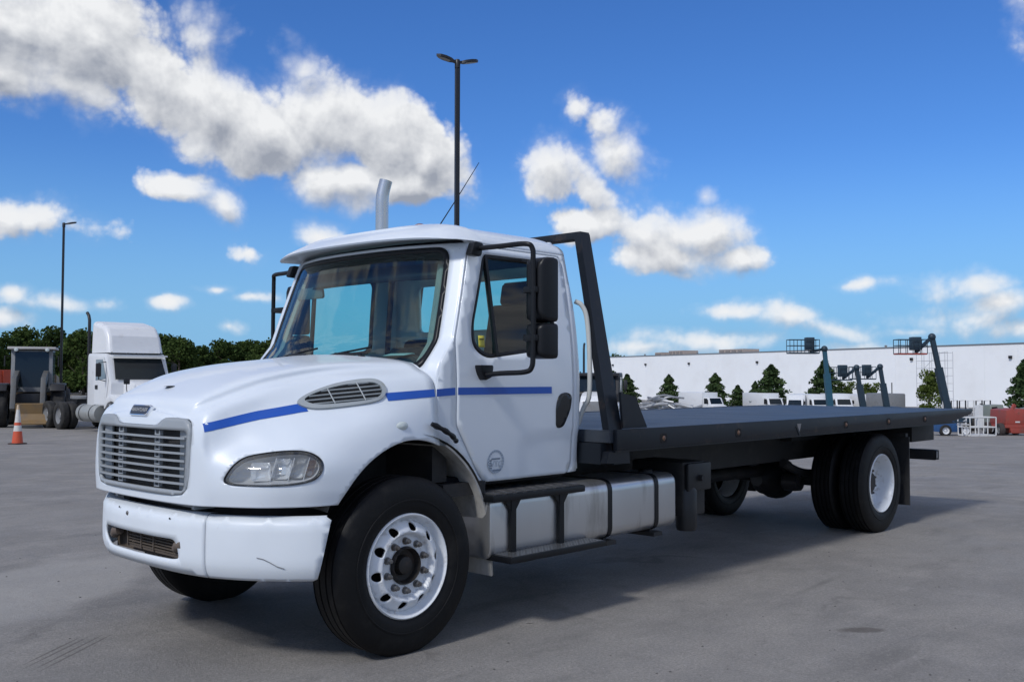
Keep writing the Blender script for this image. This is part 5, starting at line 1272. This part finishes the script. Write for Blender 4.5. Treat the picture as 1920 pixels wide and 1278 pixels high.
# ---------------- wheel loader (front towards local -y)
t = thing('wheel_loader', 'dusty grey and yellow wheel loader parked behind the traffic cone', 'loader', place(63, 39.5), yaw_to(.36, -.93))
lg = mat('loader_grey', (.105, .108, .108), .55, var=.25, dirt=(.09, .075, .06), dscale=3, dlo=.45, dhi=.75)
for s_ in (-1, 1):
    for y in (-1.25, 1.75): small_wheel(t, (s_*1.0, y, .74), .74, .52, bgt, bgg, seg=32)
    MB().prism([(-2.0, 1.42), (-1.78, 1.68), (-.75, 1.70), (-.52, 1.30), (-.60, 1.27), (-.80, 1.62), (-1.74, 1.60), (-1.92, 1.38)], s_*.74, s_*1.26, 'x', .03).build('fender', bgk, t, 30)
    MB().prism([(-.6, 1.95), (-.45, 2.25), (-1.9, 1.9), (-2.3, .75), (-2.1, .65), (-1.7, 1.5)], s_*.42, s_*.60, 'x', .02).build('lift_arm', lg, t, 30)
    MB().tube([(s_*.5, -.4, 1.5), (s_*.5, -1.9, 1.55)], .08, 10).build('lift_cylinder', steel, t, 40)
    MB().tube([(s_*.80, -.62, 2.75), (s_*.95, -.75, 2.75), (s_*.95, -.75, 2.35)], .025, 6).build('mirror', bgk, t, 40)
cp = [(-.75, 1.35), (-.60, 3.0), (.72, 3.02), (.85, 1.35)]
cb = MB().prism(cp, -.74, .74, 'x', .04).build('cab', mat('loader_cab', (.22, .23, .235), .5, var=.2, dirt=(.12, .10, .08), dscale=3), t, 30)
MB().box(-.86, .86, -.85, .95, 3.02, 3.12, .03).build('cab_roof', mat('roof_pale', (.45, .44, .42), .6), cb, 30)
MB().add([(-.60, -.745, 1.55), (.60, -.745, 1.55), (.60, -.622, 2.93), (-.60, -.622, 2.93)], [(0, 1, 2, 3)]).build('windscreen', bglass, cb, 0)
for s_ in (-1, 1): MB().add([(s_*.747, -.55, 1.55), (s_*.747, .65, 1.55), (s_*.747, .58, 2.92), (s_*.747, -.48, 2.92)], [(0, 1, 2, 3)]).build('side_window', mat('loader_window', (.10, .14, .17), .08, spec=.7), cb, 0)
for x in (-.55, .55): MB().lathe([(.0001, 0), (.07, .02), (.08, .08), (.0001, .09)], (x, -.9, 3.0), 'y', 12).build('work_lamp', clear_l, cb, 40)
MB().prism([(.85, 1.2), (.85, 2.05), (2.5, 1.95), (2.8, 1.75), (2.8, 1.1)], -.80, .80, 'x', .06).build('engine_hood', lyel, t, 40)
MB().box(-.95, .95, 2.3, 2.85, .75, 1.15, .05).build('counterweight', lyel, t, 30)
MB().box(-.45, .45, -1.6, 2.2, .62, 1.3, .05).build('chassis', bgk, t, 30)
bk = [(-2.2, .22), (-2.7, .15), (-2.72, .19), (-2.40, .32), (-2.28, .55), (-2.34, .92), (-2.22, .95), (-2.08, .6)]
MB().prism(bk, -.40, 1.15, 'x').build('bucket', lyel, t, 30)
MB().prism([(.95, 2.0), (1.15, 2.0), (1.12, 2.7), (1.0, 2.7)], -.66, -.58, 'x').build('exhaust', bgk, t, 30)
# orange container beyond the loader
p = place(-52, 52)
t = thing('skip_container', 'orange steel skip partly visible behind the wheel loader at left edge', 'skip', p, .3)
MB().prism([(-1.6, .25), (1.6, .25), (2.0, 2.35), (-2.0, 2.35)], -1, 1, 'y', .03).build('skip_body', mat('skip_orange', (.42, .06, .025), .6, var=.2), t, 30)
for x in (-1.1, 0, 1.1): MB().box(x-.06, x+.06, -1.06, -1.0, .3, 2.3).build('skip_rib', mat('skip_orange', (.42, .06, .025)), t, 30)
MB().box(-1.5, 1.5, -.8, .8, 0, .25).build('skid', bgk, t, 30)

# ---------------- trees
def foliage_mat(name, a, b_, tr=.3):
    m, N, L, b = _new(name); N.remove(b); out = [n for n in N if n.type == 'OUTPUT_MATERIAL'][0]
    tc = N.new('ShaderNodeTexCoord'); n = N.new('ShaderNodeTexNoise'); n.inputs['Scale'].default_value = 1.4; n.inputs['Detail'].default_value = 6
    L.new(tc.outputs['Object'], n.inputs['Vector'])
    mx = N.new('ShaderNodeMix'); mx.data_type = 'RGBA'; mx.inputs['A'].default_value = a+(1,); mx.inputs['B'].default_value = b_+(1,)
    mr = N.new('ShaderNodeMapRange'); mr.inputs['From Min'].default_value = .35; mr.inputs['From Max'].default_value = .68; L.new(n.outputs['Fac'], mr.inputs['Value']); L.new(mr.outputs[0], mx.inputs['Factor'])
    d = N.new('ShaderNodeBsdfDiffuse'); t_ = N.new('ShaderNodeBsdfTranslucent'); L.new(mx.outputs['Result'], d.inputs[0]); L.new(mx.outputs['Result'], t_.inputs[0])
    ms = N.new('ShaderNodeMixShader'); ms.inputs[0].default_value = tr; L.new(d.outputs[0], ms.inputs[1]); L.new(t_.outputs[0], ms.inputs[2]); L.new(ms.outputs[0], out.inputs[0])
    return m
leafm = foliage_mat('broadleaf', (.028, .052, .018), (.075, .110, .034)); leaf2 = foliage_mat('broadleaf_fresh', (.034, .060, .018), (.095, .135, .040)); leafl = foliage_mat('light_leaf', (.075, .11, .025), (.15, .19, .055)); needm = foliage_mat('spruce_needles', (.038, .070, .030), (.095, .135, .052), .2)
bark = mat('bark', (.07, .055, .042), .9, var=.3, vscale=9)
def leaf_quads(pts, size, rng, up=.3):
    n = len(pts); nv = rng.normal(size=(n, 3)); nv[:, 2] += up; nv /= np.linalg.norm(nv, axis=1)[:, None]
    a = np.cross(nv, rng.normal(size=(n, 3))); a /= np.linalg.norm(a, axis=1)[:, None]; b_ = np.cross(nv, a); s = size*(.6+.8*rng.random(n))[:, None]
    V = np.stack([pts-a*s*.5, pts+b_*s*.38, pts+a*s*.5, pts-b_*s*.38], 1).reshape(-1, 3)
    return V, np.arange(4*n).reshape(-1, 4)
def np_mesh(name, V, F, m):
    me = bpy.data.meshes.new(name); me.from_pydata(V.tolist(), [], F.tolist()); me.materials.append(m); return me
def crown_mesh(seed, H, Rr, nb, nl, size, m):
    rng = np.random.default_rng(seed); P = []
    for k in range(nb):
        h = rng.uniform(.18, .95); rad = Rr*(1-abs(h-.45)*1.1)*.75; a = rng.uniform(0, 6.28); r_ = rad*rng.random()**.5
        c = np.array([r_*math.cos(a), r_*math.sin(a), H*h]); br = Rr*rng.uniform(.26, .46)
        q = rng.normal(size=(nl//nb, 3)); q /= np.linalg.norm(q, axis=1)[:, None]; q *= (rng.random((len(q), 1))**.45)*br*np.array([1, 1, .8])
        keep = rng.random(len(q)) > .12
        P.append((c+q)[keep])
    V, F = leaf_quads(np.concatenate(P), size, rng)
    return np_mesh('crown', V, F, m)
def trunk_mb(H, r, rng):
    mb = MB().tube([(0, 0, -.3), (rng.normal()*.1, rng.normal()*.1, H*.35), (rng.normal()*.3, rng.normal()*.3, H*.8)], [r, r*.75, r*.25], 8)
    for k in range(6):
        a = rng.uniform(0, 6.28); z = H*rng.uniform(.25, .6); l = H*.28
        mb.tube([(0, 0, z), (l*.5*math.cos(a), l*.5*math.sin(a), z+l*.35), (l*math.cos(a), l*math.sin(a), z+l*.8)], [r*.4, r*.25, r*.08], 6)
    return mb
variants = []
for s_ in range(5):
    rng = np.random.default_rng(40+s_); H = 8.2; me = crown_mesh(50+s_, H, 3.9, 22, 6500, .42, leafm if s_ % 2 else leaf2)
    tr = trunk_mb(H, .2, rng); tm = bpy.data.meshes.new('trunk'); tm.from_pydata(tr.v, [], tr.f); tm.materials.append(bark); variants.append((me, tm))
def broad_tree(px, d, h, w, var, label):
    t = thing('broadleaf_tree', label, 'tree', place(px, d), random.uniform(0, 6), 'trees along the far edge of the yard')
    k = h/8.2; t.scale = (w*k, w*k, k)
    for nm, me in (('crown', variants[var][0]), ('trunk', variants[var][1])):
        o = bpy.data.objects.new(nm, me); COL.objects.link(o); o.parent = t
    return t
where = [(-40, 628, 'at the left edge, half out of view'), (8, 626, 'left of the wheel loader'), (52, 614, 'tall one right above the loader cab'), (92, 619, 'between loader cab and light pole'), (130, 632, 'just right of the single-headed light pole'),
         (158, 622, 'left of the white tractor fairing'), (190, 626, 'behind the tractor exhaust stack'), (228, 640, 'hidden behind the tractor fairing'), (262, 636, 'behind the tractor cab roof'), (302, 623, 'tall one just right of the tractor fairing'), (338, 637, 'second one right of the tractor fairing'), (372, 645, 'third one right of the tractor fairing'),
         (404, 641, 'above the middle of the hood'), (438, 646, 'low one above the hood rear'), (468, 634, 'last one before the windscreen'), (505, 640, 'seen past the windscreen foot')]
for i, (px, ty, wh) in enumerate(where):
    d = 118+13*((i*7) % 5)/4; g0 = place(px, d); h = (706-ty)/1856.8*d+CAM.z-g0.z
    broad_tree(px, d, h*random.uniform(.96, 1.02), random.uniform(.92, 1.15), i % 5, 'dark green leafy tree '+wh)
wood_v, wood_f = [], []                 # the rear rank reads as one dark mass of leaves
for i in range(15):
    px = -75+42*i; d = 140; g0 = place(px, d); h = (706-648-5*(i % 3))/1856.8*d+CAM.z-g0.z; k = h/8.2; a = i*1.7; me = variants[(i*3) % 5][0]
    V = np.array([v.co[:] for v in me.vertices])[:14000]; c_, s_ = math.cos(a), math.sin(a)
    V = np.stack([(V[:, 0]*c_-V[:, 1]*s_)*1.45*k+g0.x, (V[:, 0]*s_+V[:, 1]*c_)*1.45*k+g0.y, V[:, 2]*k*1.0-.1*h+g0.z], 1)
    wood_f.append(np.arange(len(V)).reshape(-1, 4)+sum(len(q) for q in wood_v)); wood_v.append(V)
me = np_mesh('distant_wood', np.concatenate(wood_v), np.concatenate(wood_f), leafm)
o = bpy.data.objects.new('distant_wood', me); COL.objects.link(o); o['kind'] = 'stuff'; o['label'] = 'dense dark undergrowth and rear trees of the wood at left'
# spruces and small trees in front of the warehouse
def spruce_mesh(seed, H, Rr, nl, m):
    rng = np.random.default_rng(seed); P = []
    for k in range(nl):
        h = rng.random()**1.1; z = H*(.05+.95*h); tier = (1-h)**.6*(.80+.20*math.sin(h*34+seed)+.16*math.sin(3*(k % 7)+h*9+seed)); a = rng.uniform(0, 6.28); r_ = Rr*tier*(rng.random()**.42)
        P.append((r_*math.cos(a), r_*math.sin(a), z-.22*r_))
    V, F = leaf_quads(np.array(P), .26, rng, .9)
    return np_mesh('crown', V, F, m)
spr = [spruce_mesh(s_, 5.0, 2.0, 4200, needm) for s_ in (3, 5, 9)]
tm = bpy.data.meshes.new('trunk'); q = MB().tube([(0, 0, -.2), (0, 0, 2.5), (0, 0, 4.9)], [.13, .08, .02], 8); tm.from_pydata(q.v, [], q.f); tm.materials.append(bark)
small_leaf = crown_mesh(77, 5.0, 2.0, 16, 2600, .28, leafl)
for i, (px, ty, w, kind, lb) in enumerate([
    (1150, 697, 34, 's', 'dark spruce just right of the headboard leg, left of a wider one'), (1176, 703, 44, 's', 'wide dark spruce right of the headboard leg'), (1254, 704, 42, 's', 'spruce above the pile of steel tubes'),
    (1341, 701, 46, 's', 'spruce rising behind the first white van'), (1383, 723, 36, 's', 'small low spruce between two white vans'), (1416, 716, 30, 's', 'thin spruce left of the largest spruce'),
    (1446, 685, 62, 's', 'large bushy spruce behind the white vans'), (1546, 676, 62, 's', 'large spruce behind the tall teal boom lift'), (1583, 716, 50, 'l', 'low pale green tree under the lift platforms'), (1632, 718, 44, 'l', 'low pale green tree right of the small boom lifts'),
    (1741, 694, 50, 'l', 'light green young tree in front of the scaffold'), (1920, 675, 58, 's', 'dark spruce cut by the right edge of the picture')]):
    d = 104+4*(i % 3) if px < 1700 else (96 if px < 1800 else 88); g0 = place(px, d); h = (710.5-ty)/1856.8*d+CAM.z-g0.z; wd = w/1856.8*d
    t = thing('spruce_tree' if kind == 's' else 'young_tree', lb, 'tree', g0, random.uniform(0, 6), 'trees planted in front of the warehouse')
    kx = wd/2.5 if kind == 's' else wd/3.2; t.scale = (kx, kx, h/5.0)
    for nm, me in (('crown', spr[i % 3] if kind == 's' else small_leaf), ('trunk', tm)):
        o = bpy.data.objects.new(nm, me); COL.objects.link(o); o.parent = t

# ---------------- warehouse
wa, wb = place(1140, 290), place(2050, 158); wz = -6.0; TOPZ = 7.62
ax_ = Vector((wb.x-wa.x, wb.y-wa.y, 0)); LEN = ax_.length; ang = math.atan2(ax_.y, ax_.x)
t = thing('warehouse', 'long white flat-roofed warehouse stretching behind the parked lifts', 'building', (wa.x, wa.y, wz), ang)
whm = mat('warehouse_panel', (.86, .87, .87), .7, var=.04, vscale=.25, dirt=(.78, .78, .77), dscale=.15, dlo=.5, dhi=.8)
HW = TOPZ-wz
MB().box(0, LEN, .3, 60, 0, HW-.2).build('body', whm, t, 30)
np_ = 22
for i in range(np_): MB().box(LEN/np_*i+.012, LEN/np_*(i+1)-.012, 0, .34, .4, HW).build('wall_panel', whm, t, 0)
MB().box(0, LEN, .04, .34, 0, .4).build('plinth', mat('plinth', (.35, .35, .34), .8), t, 0)
MB().box(-.1, LEN+.1, -.12, .5, HW, HW+.22).build('parapet_cap', mat('cap_grey', (.16, .17, .18), .5), t, 0)
MB().box(-7, 0, -3, 30, 0, HW-.35).build('end_bay', whm, t, 0)
hv = mat('rooftop_unit', (.30, .25, .22), .7, var=.15)
for f0, f1, h_ in ((.105, .125, 1.0), (.15, .195, 1.3), (.300, .365, 1.1)):
    u = MB().box(LEN*f0, LEN*f1, 6, 11, HW+.2, HW+.2+h_).build('rooftop_unit', hv, t, 0)
    for k in range(4): MB().box(LEN*(f0+(f1-f0)*(k+.15)/4), LEN*(f0+(f1-f0)*(k+.85)/4), 5.9, 6, HW+.5, HW+h_-.1).build('louvre', mat('louvre_grey', (.17, .15, .14), .6), u, 0)
for f_ in (.02, .135, .27, .45, .60, .755, .9): MB().box(LEN*f_-.25, LEN*f_+.25, -.4, 0, HW-2.5, HW-2.0).build('wall_lamp', bgk, t, 0)
for f_ in (.05, .22, .66): MB().lathe([(.25, 0), (.25, .7), (.4, .75), (.0001, .9)], (LEN*f_, 8, HW+.1), 'z', 12).build('roof_vent', bgg, t, 40)
for px, d, h, w, lb in ((1160, 330, 13.0, 1.0, 'distant tree top showing over the far end of the warehouse'), (1640, 262, 11.9, .8, 'distant tree top showing over the middle of the warehouse roof')):
    broad_tree(px, d, h, w, 2, lb)

# ---------------- white vans and a tank parked below the deck line
def van(px, d, w, top, label, rz):
    g0 = place(px, d); k = ((710.5-top-2)/1856.8*d+CAM.z-g0.z)/2.6
    t = thing('box_van', label, 'van', g0, rz, 'white vans parked in front of the warehouse'); t.scale = (k, k, k)
    MB().box(-1.1, 1.1, .9, 5.2, .75, 2.6, .03).build('cargo_box', bgw, t, 30)
    MB().prism([(-.9, .55), (-.9, 1.15), (-.35, 1.3), (.05, 2.05), (.85, 2.1), (.85, .55)], -.95, .95, 'x', .04).build('cab', bgw, t, 30)
    MB().add([(-.8, -.33, 1.35), (.8, -.33, 1.35), (.74, .0, 1.98), (-.74, .0, 1.98)], [(0, 1, 2, 3)]).build('windscreen', bglass, t, 0)
    for s_ in (-1, 1):
        MB().add([(s_*.956, -.1, 1.35), (s_*.956, .7, 1.35), (s_*.956, .7, 1.95), (s_*.956, .15, 1.95)], [(0, 1, 2, 3)]).build('side_window', bglass, t, 0)
        for y in (-.25, 3.9): small_wheel(t, (s_*.85, y, .4), .4, .24)
        MB().box(s_*1.0, s_*1.22, -.05, .03, 1.45, 1.85).build('mirror', bgk, t, 0)
    MB().box(-.5, .5, -.93, -.90, .6, .95).build('grille', bgk, t, 0)
    MB().box(-.45, .45, -.6, 5.1, .5, .75).build('chassis', bgk, t, 0)
for px, w, top, lb, a in ((1340, 42, 735, 'white van left of the small low spruce, nearest the headboard', .5), (1452, 42, 736, 'white van under the largest spruce', .3), (1490, 40, 739, 'white van right of the one under the largest spruce', -.4),
                      (1536, 36, 738, 'white van directly left of the tall teal boom', .1), (1581, 38, 737, 'white van directly right of the tall teal boom', 0), (1634, 38, 738, 'white van between the two small boom lifts', .2)):
    van(px, 101, w, top, lb, yaw_to(a, -1))
g0 = place(1681, 96)
t = thing('tank_trailer', 'grey box-shaped tank parked right of the small boom lifts', 'tank', g0, yaw_to(.2, -1))
MB().box(-.95, .95, 0, 4, .55, 2.35, .15).build('tank_body', bgg, t, 40); MB().box(-.8, .8, .2, 3.8, .3, .56).build('frame', bgk, t, 0)
MB().tube([(.1, 1, 2.3), (.1, 1, 3.4)], .05, 8).build('vent_pipe', bgk, t, 40)
for s_ in (-1, 1): small_wheel(t, (s_*.9, 2.4, .42), .42, .25)
# ---------------- boom lifts
def lift(px, d, base_px_off, top, plat, label, body, dark_m, h_plat=1.1, pw=2.3, side=-1):
    """upright boom on a wheeled chassis, caged platform hung off its tip; drawn in the picture's right/up plane, turned by rz"""
    g0 = place(px, d); rz = math.atan2(RH.y, RH.x); t = thing('boom_lift', label, 'boom lift', g0, rz, 'boom lifts with raised platforms')
    zt = (710.5-top)/1856.8*d+CAM.z-g0.z; zp = (710.5-plat)/1856.8*d+CAM.z-g0.z; tipx = base_px_off/1856.8*d
    MB().box(-1.1, 1.1, -1.5, 1.5, .55, 1.0, .06).build('chassis', dark_m, t, 30)
    for sx in (-1, 1):
        for sy in (-1, 1): small_wheel(t, (sx*1.05, sy*1.2, .48), .48, .34, bgt, bgg)
    MB().box(-.8, .9, -1.0, 1.3, 1.02, 1.30, .1).build('turntable', body, t, 40)
    a = Vector((.0, 0, 1.2)); b_ = Vector((tipx, 0, zt)); m_ = a+(b_-a)*.55
    MB().beam(a, m_+(b_-a)*.04, .42, .42).build('boom', body, t, 30); MB().beam(m_, b_, .28, .28).build('inner_boom', body, t, 30)
    MB().ball(tuple(b_), .25, 12).build('boom_head', dark_m, t, 40)
    xa = tipx+side*.5; xb = xa+side*pw; x0, x1 = min(xa, xb), max(xa, xb)
    MB().beam(b_, (xa+side*.6, 0, zp+.1), .2).build('jib', dark_m, t, 30)
    MB().box(x0, x1, -.45, .45, zp-.05, zp+.05).build('platform', dark_m, t, 0)
    mb = MB()
    for z in (zp+.55, zp+h_plat):
        for y in (-.45, .45): mb.tube([(x0, y, z), (x1, y, z)], .028, 6)
        for x in (x0, x1): mb.tube([(x, -.45, z), (x, .45, z)], .028, 6)
    for k in range(5):
        for y in (-.45, .45): mb.tube([(x0+(x1-x0)*k/4, y, zp), (x0+(x1-x0)*k/4, y, zp+h_plat)], .025, 6)
    mb.build('guard_rail', dark_m, t, 40)
    xc = x1-.55 if side < 0 else x0+.2
    MB().box(xc-.38, xc+.25, -.30, .30, zp+.25, zp+h_plat+.18, .05).build('control_box', dark_m, t, 30)
    return t
lift(1556, 74, -10, 655, 663, 'tall teal boom lift with platform raised above the warehouse roofline', teal, dteal, 1.0, 2.2)
lift(1618, 78, -12, 690, 713, 'smaller dark boom lift right of the tall teal one', dteal, dteal, 1.0, 1.9)
lift(1662, 82, -12, 688, 711, 'smaller dark boom lift left of the grey tank', dteal, dteal, 1.0, 1.9)
rt = lift(1776, 66, -28, 632, 664, 'boom lift with red platform in front of the scaffold', dteal, dteal, .95, 1.9)
for ch in rt.children:
    if ch.name.startswith('platform'): ch.data.materials[0] = redm
# ---------------- scaffold tower on the warehouse wall
g0 = place(1757, 158); rz = ang
t = thing('scaffold_tower', 'pale scaffold tower standing against the warehouse wall', 'scaffold', g0, rz)
pale = mat('scaffold_pale', (.50, .51, .52), .5, var=.1)
W_, H_ = 6.0, 9.0
for x in np.linspace(-W_/2, W_/2, 5):
    for y in (-1.2, 0): MB().tube([(x, y, 0), (x, y, H_)], .045, 6).build('standard', pale, t, 40)
for k, z in enumerate(np.linspace(.4, H_-.2, 8)):
    for y in (-1.2, 0): MB().tube([(-W_/2, y, z), (W_/2, y, z)], .04, 6).build('ledger', pale, t, 40)
    MB().tube([(-W_/2+1.5*(k % 4), -1.2, z), (-W_/2+1.5*(k % 4+1), -1.2, min(H_, z+1.2))], .035, 6).build('brace', pale, t, 40)
# ---------------- steel tubes heaped at the end of the yard
pile = thing('tube_pile', 'heap of loose pale steel tubes behind the front end of the deck', 'pile', place(1236, 62), math.atan2(RH.y, RH.x))
ptm = mat('tube_galvanised', (.36, .37, .38), .45, metal=.5, var=.25)
for k in range(26):
    a = random.uniform(-.25, .25); l = random.uniform(1.0, 2.0); x = random.uniform(-1.2, 1.2); z = random.uniform(.1, .55)+.35*math.cos(x)
    pth = [(x-l*.5, random.uniform(-.6, .6), z-l*.5*math.sin(a)+.1), (x, 0, z+random.uniform(0, .25)), (x+l*.5, random.uniform(-.6, .6), z+l*.5*math.sin(a))]
    MB().tube(spline(pth, 4), random.uniform(.03, .06), 7).build('steel_tube', ptm, pile, 40)
pl_top = (710.5-749)/1856.8*62+CAM.z-pile.location.z
pile.scale = (1.25, 1, pl_top/.95)
# ---------------- machines at the right
g0 = place(1830, 56.5); rz = math.atan2(RH.y, RH.x)
t = thing('work_basket', 'white tubular lift basket resting on the ground beside the red lift', 'basket', g0, rz+.25)
wt = mat('basket_white', (.62, .62, .61), .5, var=.1)
MB().box(-.85, .85, -.5, .5, .05, .13).build('floor', wt, t, 0)
for z in (.55, 1.1):
    MB().tube([(-.85, -.5, z), (.85, -.5, z), (.85, .5, z), (-.85, .5, z)], .035, 8, closed=True).build('rail', wt, t, 40)
for x in (-.85, -.3, .3, .85):
    for y in (-.5, .5): MB().tube([(x, y, .1), (x*1.02, y, 1.1)], .032, 8).build('post', wt, t, 40)
MB().beam((.62, .6, .5), (.78, .75, 1.75), .30, .30).build('mast', wt, t, 30)
MB().tube([(-.9, -.3, .1), (-1.05, -.35, .95), (-1.75, -.5, .72), (-.95, -.5, .70)], .04, 8).build('gate', wt, t, 40)
MB().tube([(-1.2, -.3, .08), (-1.3, -.35, .80)], .04, 8).build('gate_post', wt, t, 40)
for y in (-.4, .4): MB().box(-.7, .7, y-.05, y+.05, 0, .05).build('skid', wt, t, 0)
g0 = place(1888, 58)
t = thing('red_lift', 'rusty red lift chassis standing right of the white basket', 'lift', g0, rz); t.scale = (.88, .88, .92)
MB().prism([(-.75, .75), (.75, .75), (.68, 1.7), (.2, 1.75), (.12, 1.55), (-.1, 1.55), (-.2, 1.72), (-.68, 1.65)], -1.2, 1.0, 'y', .05).build('engine_cover', redm, t, 30)
MB().prism([(-.85, .55), (.85, .55), (.75, .75), (-.75, .75)], -1.3, 1.1, 'y', .03).build('deck', redm, t, 30)
MB().prism([(-.45, .22), (.45, .22), (.55, .55), (-.55, .55)], -1.35, -.6, 'y', .03).build('counterweight', redm, t, 30)
MB().beam((.1, -.3, 1.5), (.35, -.2, 1.98), .18).build('boom_stub', redm, t, 30)
MB().box(-.12, .18, -1.215, -1.205, .88, .96).build('number_plate', wt, t, 0)
for s_ in (-1, 1):
    for y in (-.9, .9): small_wheel(t, (s_*.95, y, .42), .42, .32, mat('dusty_tyre', (.045, .035, .033), .85), bgg)
g0 = place(1862, 60)
t = thing('grey_cab', 'grey green machine cab between white basket and red lift', 'machine', g0, rz)
MB().prism([(-.5, .45), (-.5, 1.75), (.3, 1.8), (.4, .45)], -.6, .6, 'y', .06).build('cab_body', mat('sage_grey', (.22, .24, .21), .6), t, 30)
MB().prism([(-.42, .95), (-.42, 1.65), (-.1, 1.68), (0, 1.3), (-.05, .95)], -.62, -.61, 'y').build('cab_window', bglass, t, 0)
for s_ in (-.5, .4): small_wheel(t, (s_, -.5, .36), .36, .25, axis='y')
MB().box(-.6, .5, -.5, .6, .3, .48).build('frame', bgk, t, 0)
g0 = place(1782, 57.5)
t = thing('blue_machine', 'small blue machine in the shade under the deck tail', 'machine', g0, rz)
MB().prism([(-1.0, .25), (.35, .25), (.40, .62), (.1, .85), (-.9, .88)], -.6, .6, 'y', .05).build('body', mat('machine_blue', (.018, .07, .19), .45, var=.2), t, 30)
for s_ in (-.6, .55): small_wheel(t, (s_, -.55, .34), .34, .26, axis='y')
MB().tube([(-.2, -.3, .85), (-.2, -.3, 1.3)], .03, 8).build('exhaust', bgk, t, 40)
# racks behind them
rk = thing('steel_rack', 'row of dark steel racking behind the deck tail', 'rack', place(1812, 66), rz)
for k in range(6):
    x = -1.6+.55*k; MB().tube([(x, 0, 0), (x, 0, 1.95), (x+.4, 0, 1.98), (x+.4, 0, 0)], .045, 7).build('hoop', bgk if k % 3 else wt, rk, 40)
for z in (.6, 1.2): MB().tube([(-1.7, .05, z), (1.6, .05, z)], .03, 7).build('cross_rail', wt, rk, 40)
jn = thing('scrap_frames', 'jumble of grey machine frames behind the red lift', 'scrap', place(1893, 70), rz)
for k in range(14):
    a = Vector((random.uniform(-2.4, 2.0), random.uniform(-.5, .5), random.uniform(.3, 1.9))); b_ = a+Vector((random.uniform(-1, 1), 0, random.uniform(-.5, .35)))
    b_.z = min(2.0, max(.1, b_.z)); MB().beam(a, b_, .09).build('frame_piece', bgg, jn, 0)
MB().box(-2.2, 2.0, -.3, .3, 0, 1.1).build('frame_stack', bgg, jn, 0)
MB().box(1.0, 1.7, -1.2, -.6, .2, 1.65, .05).build('white_cabinet', wt, jn, 0)
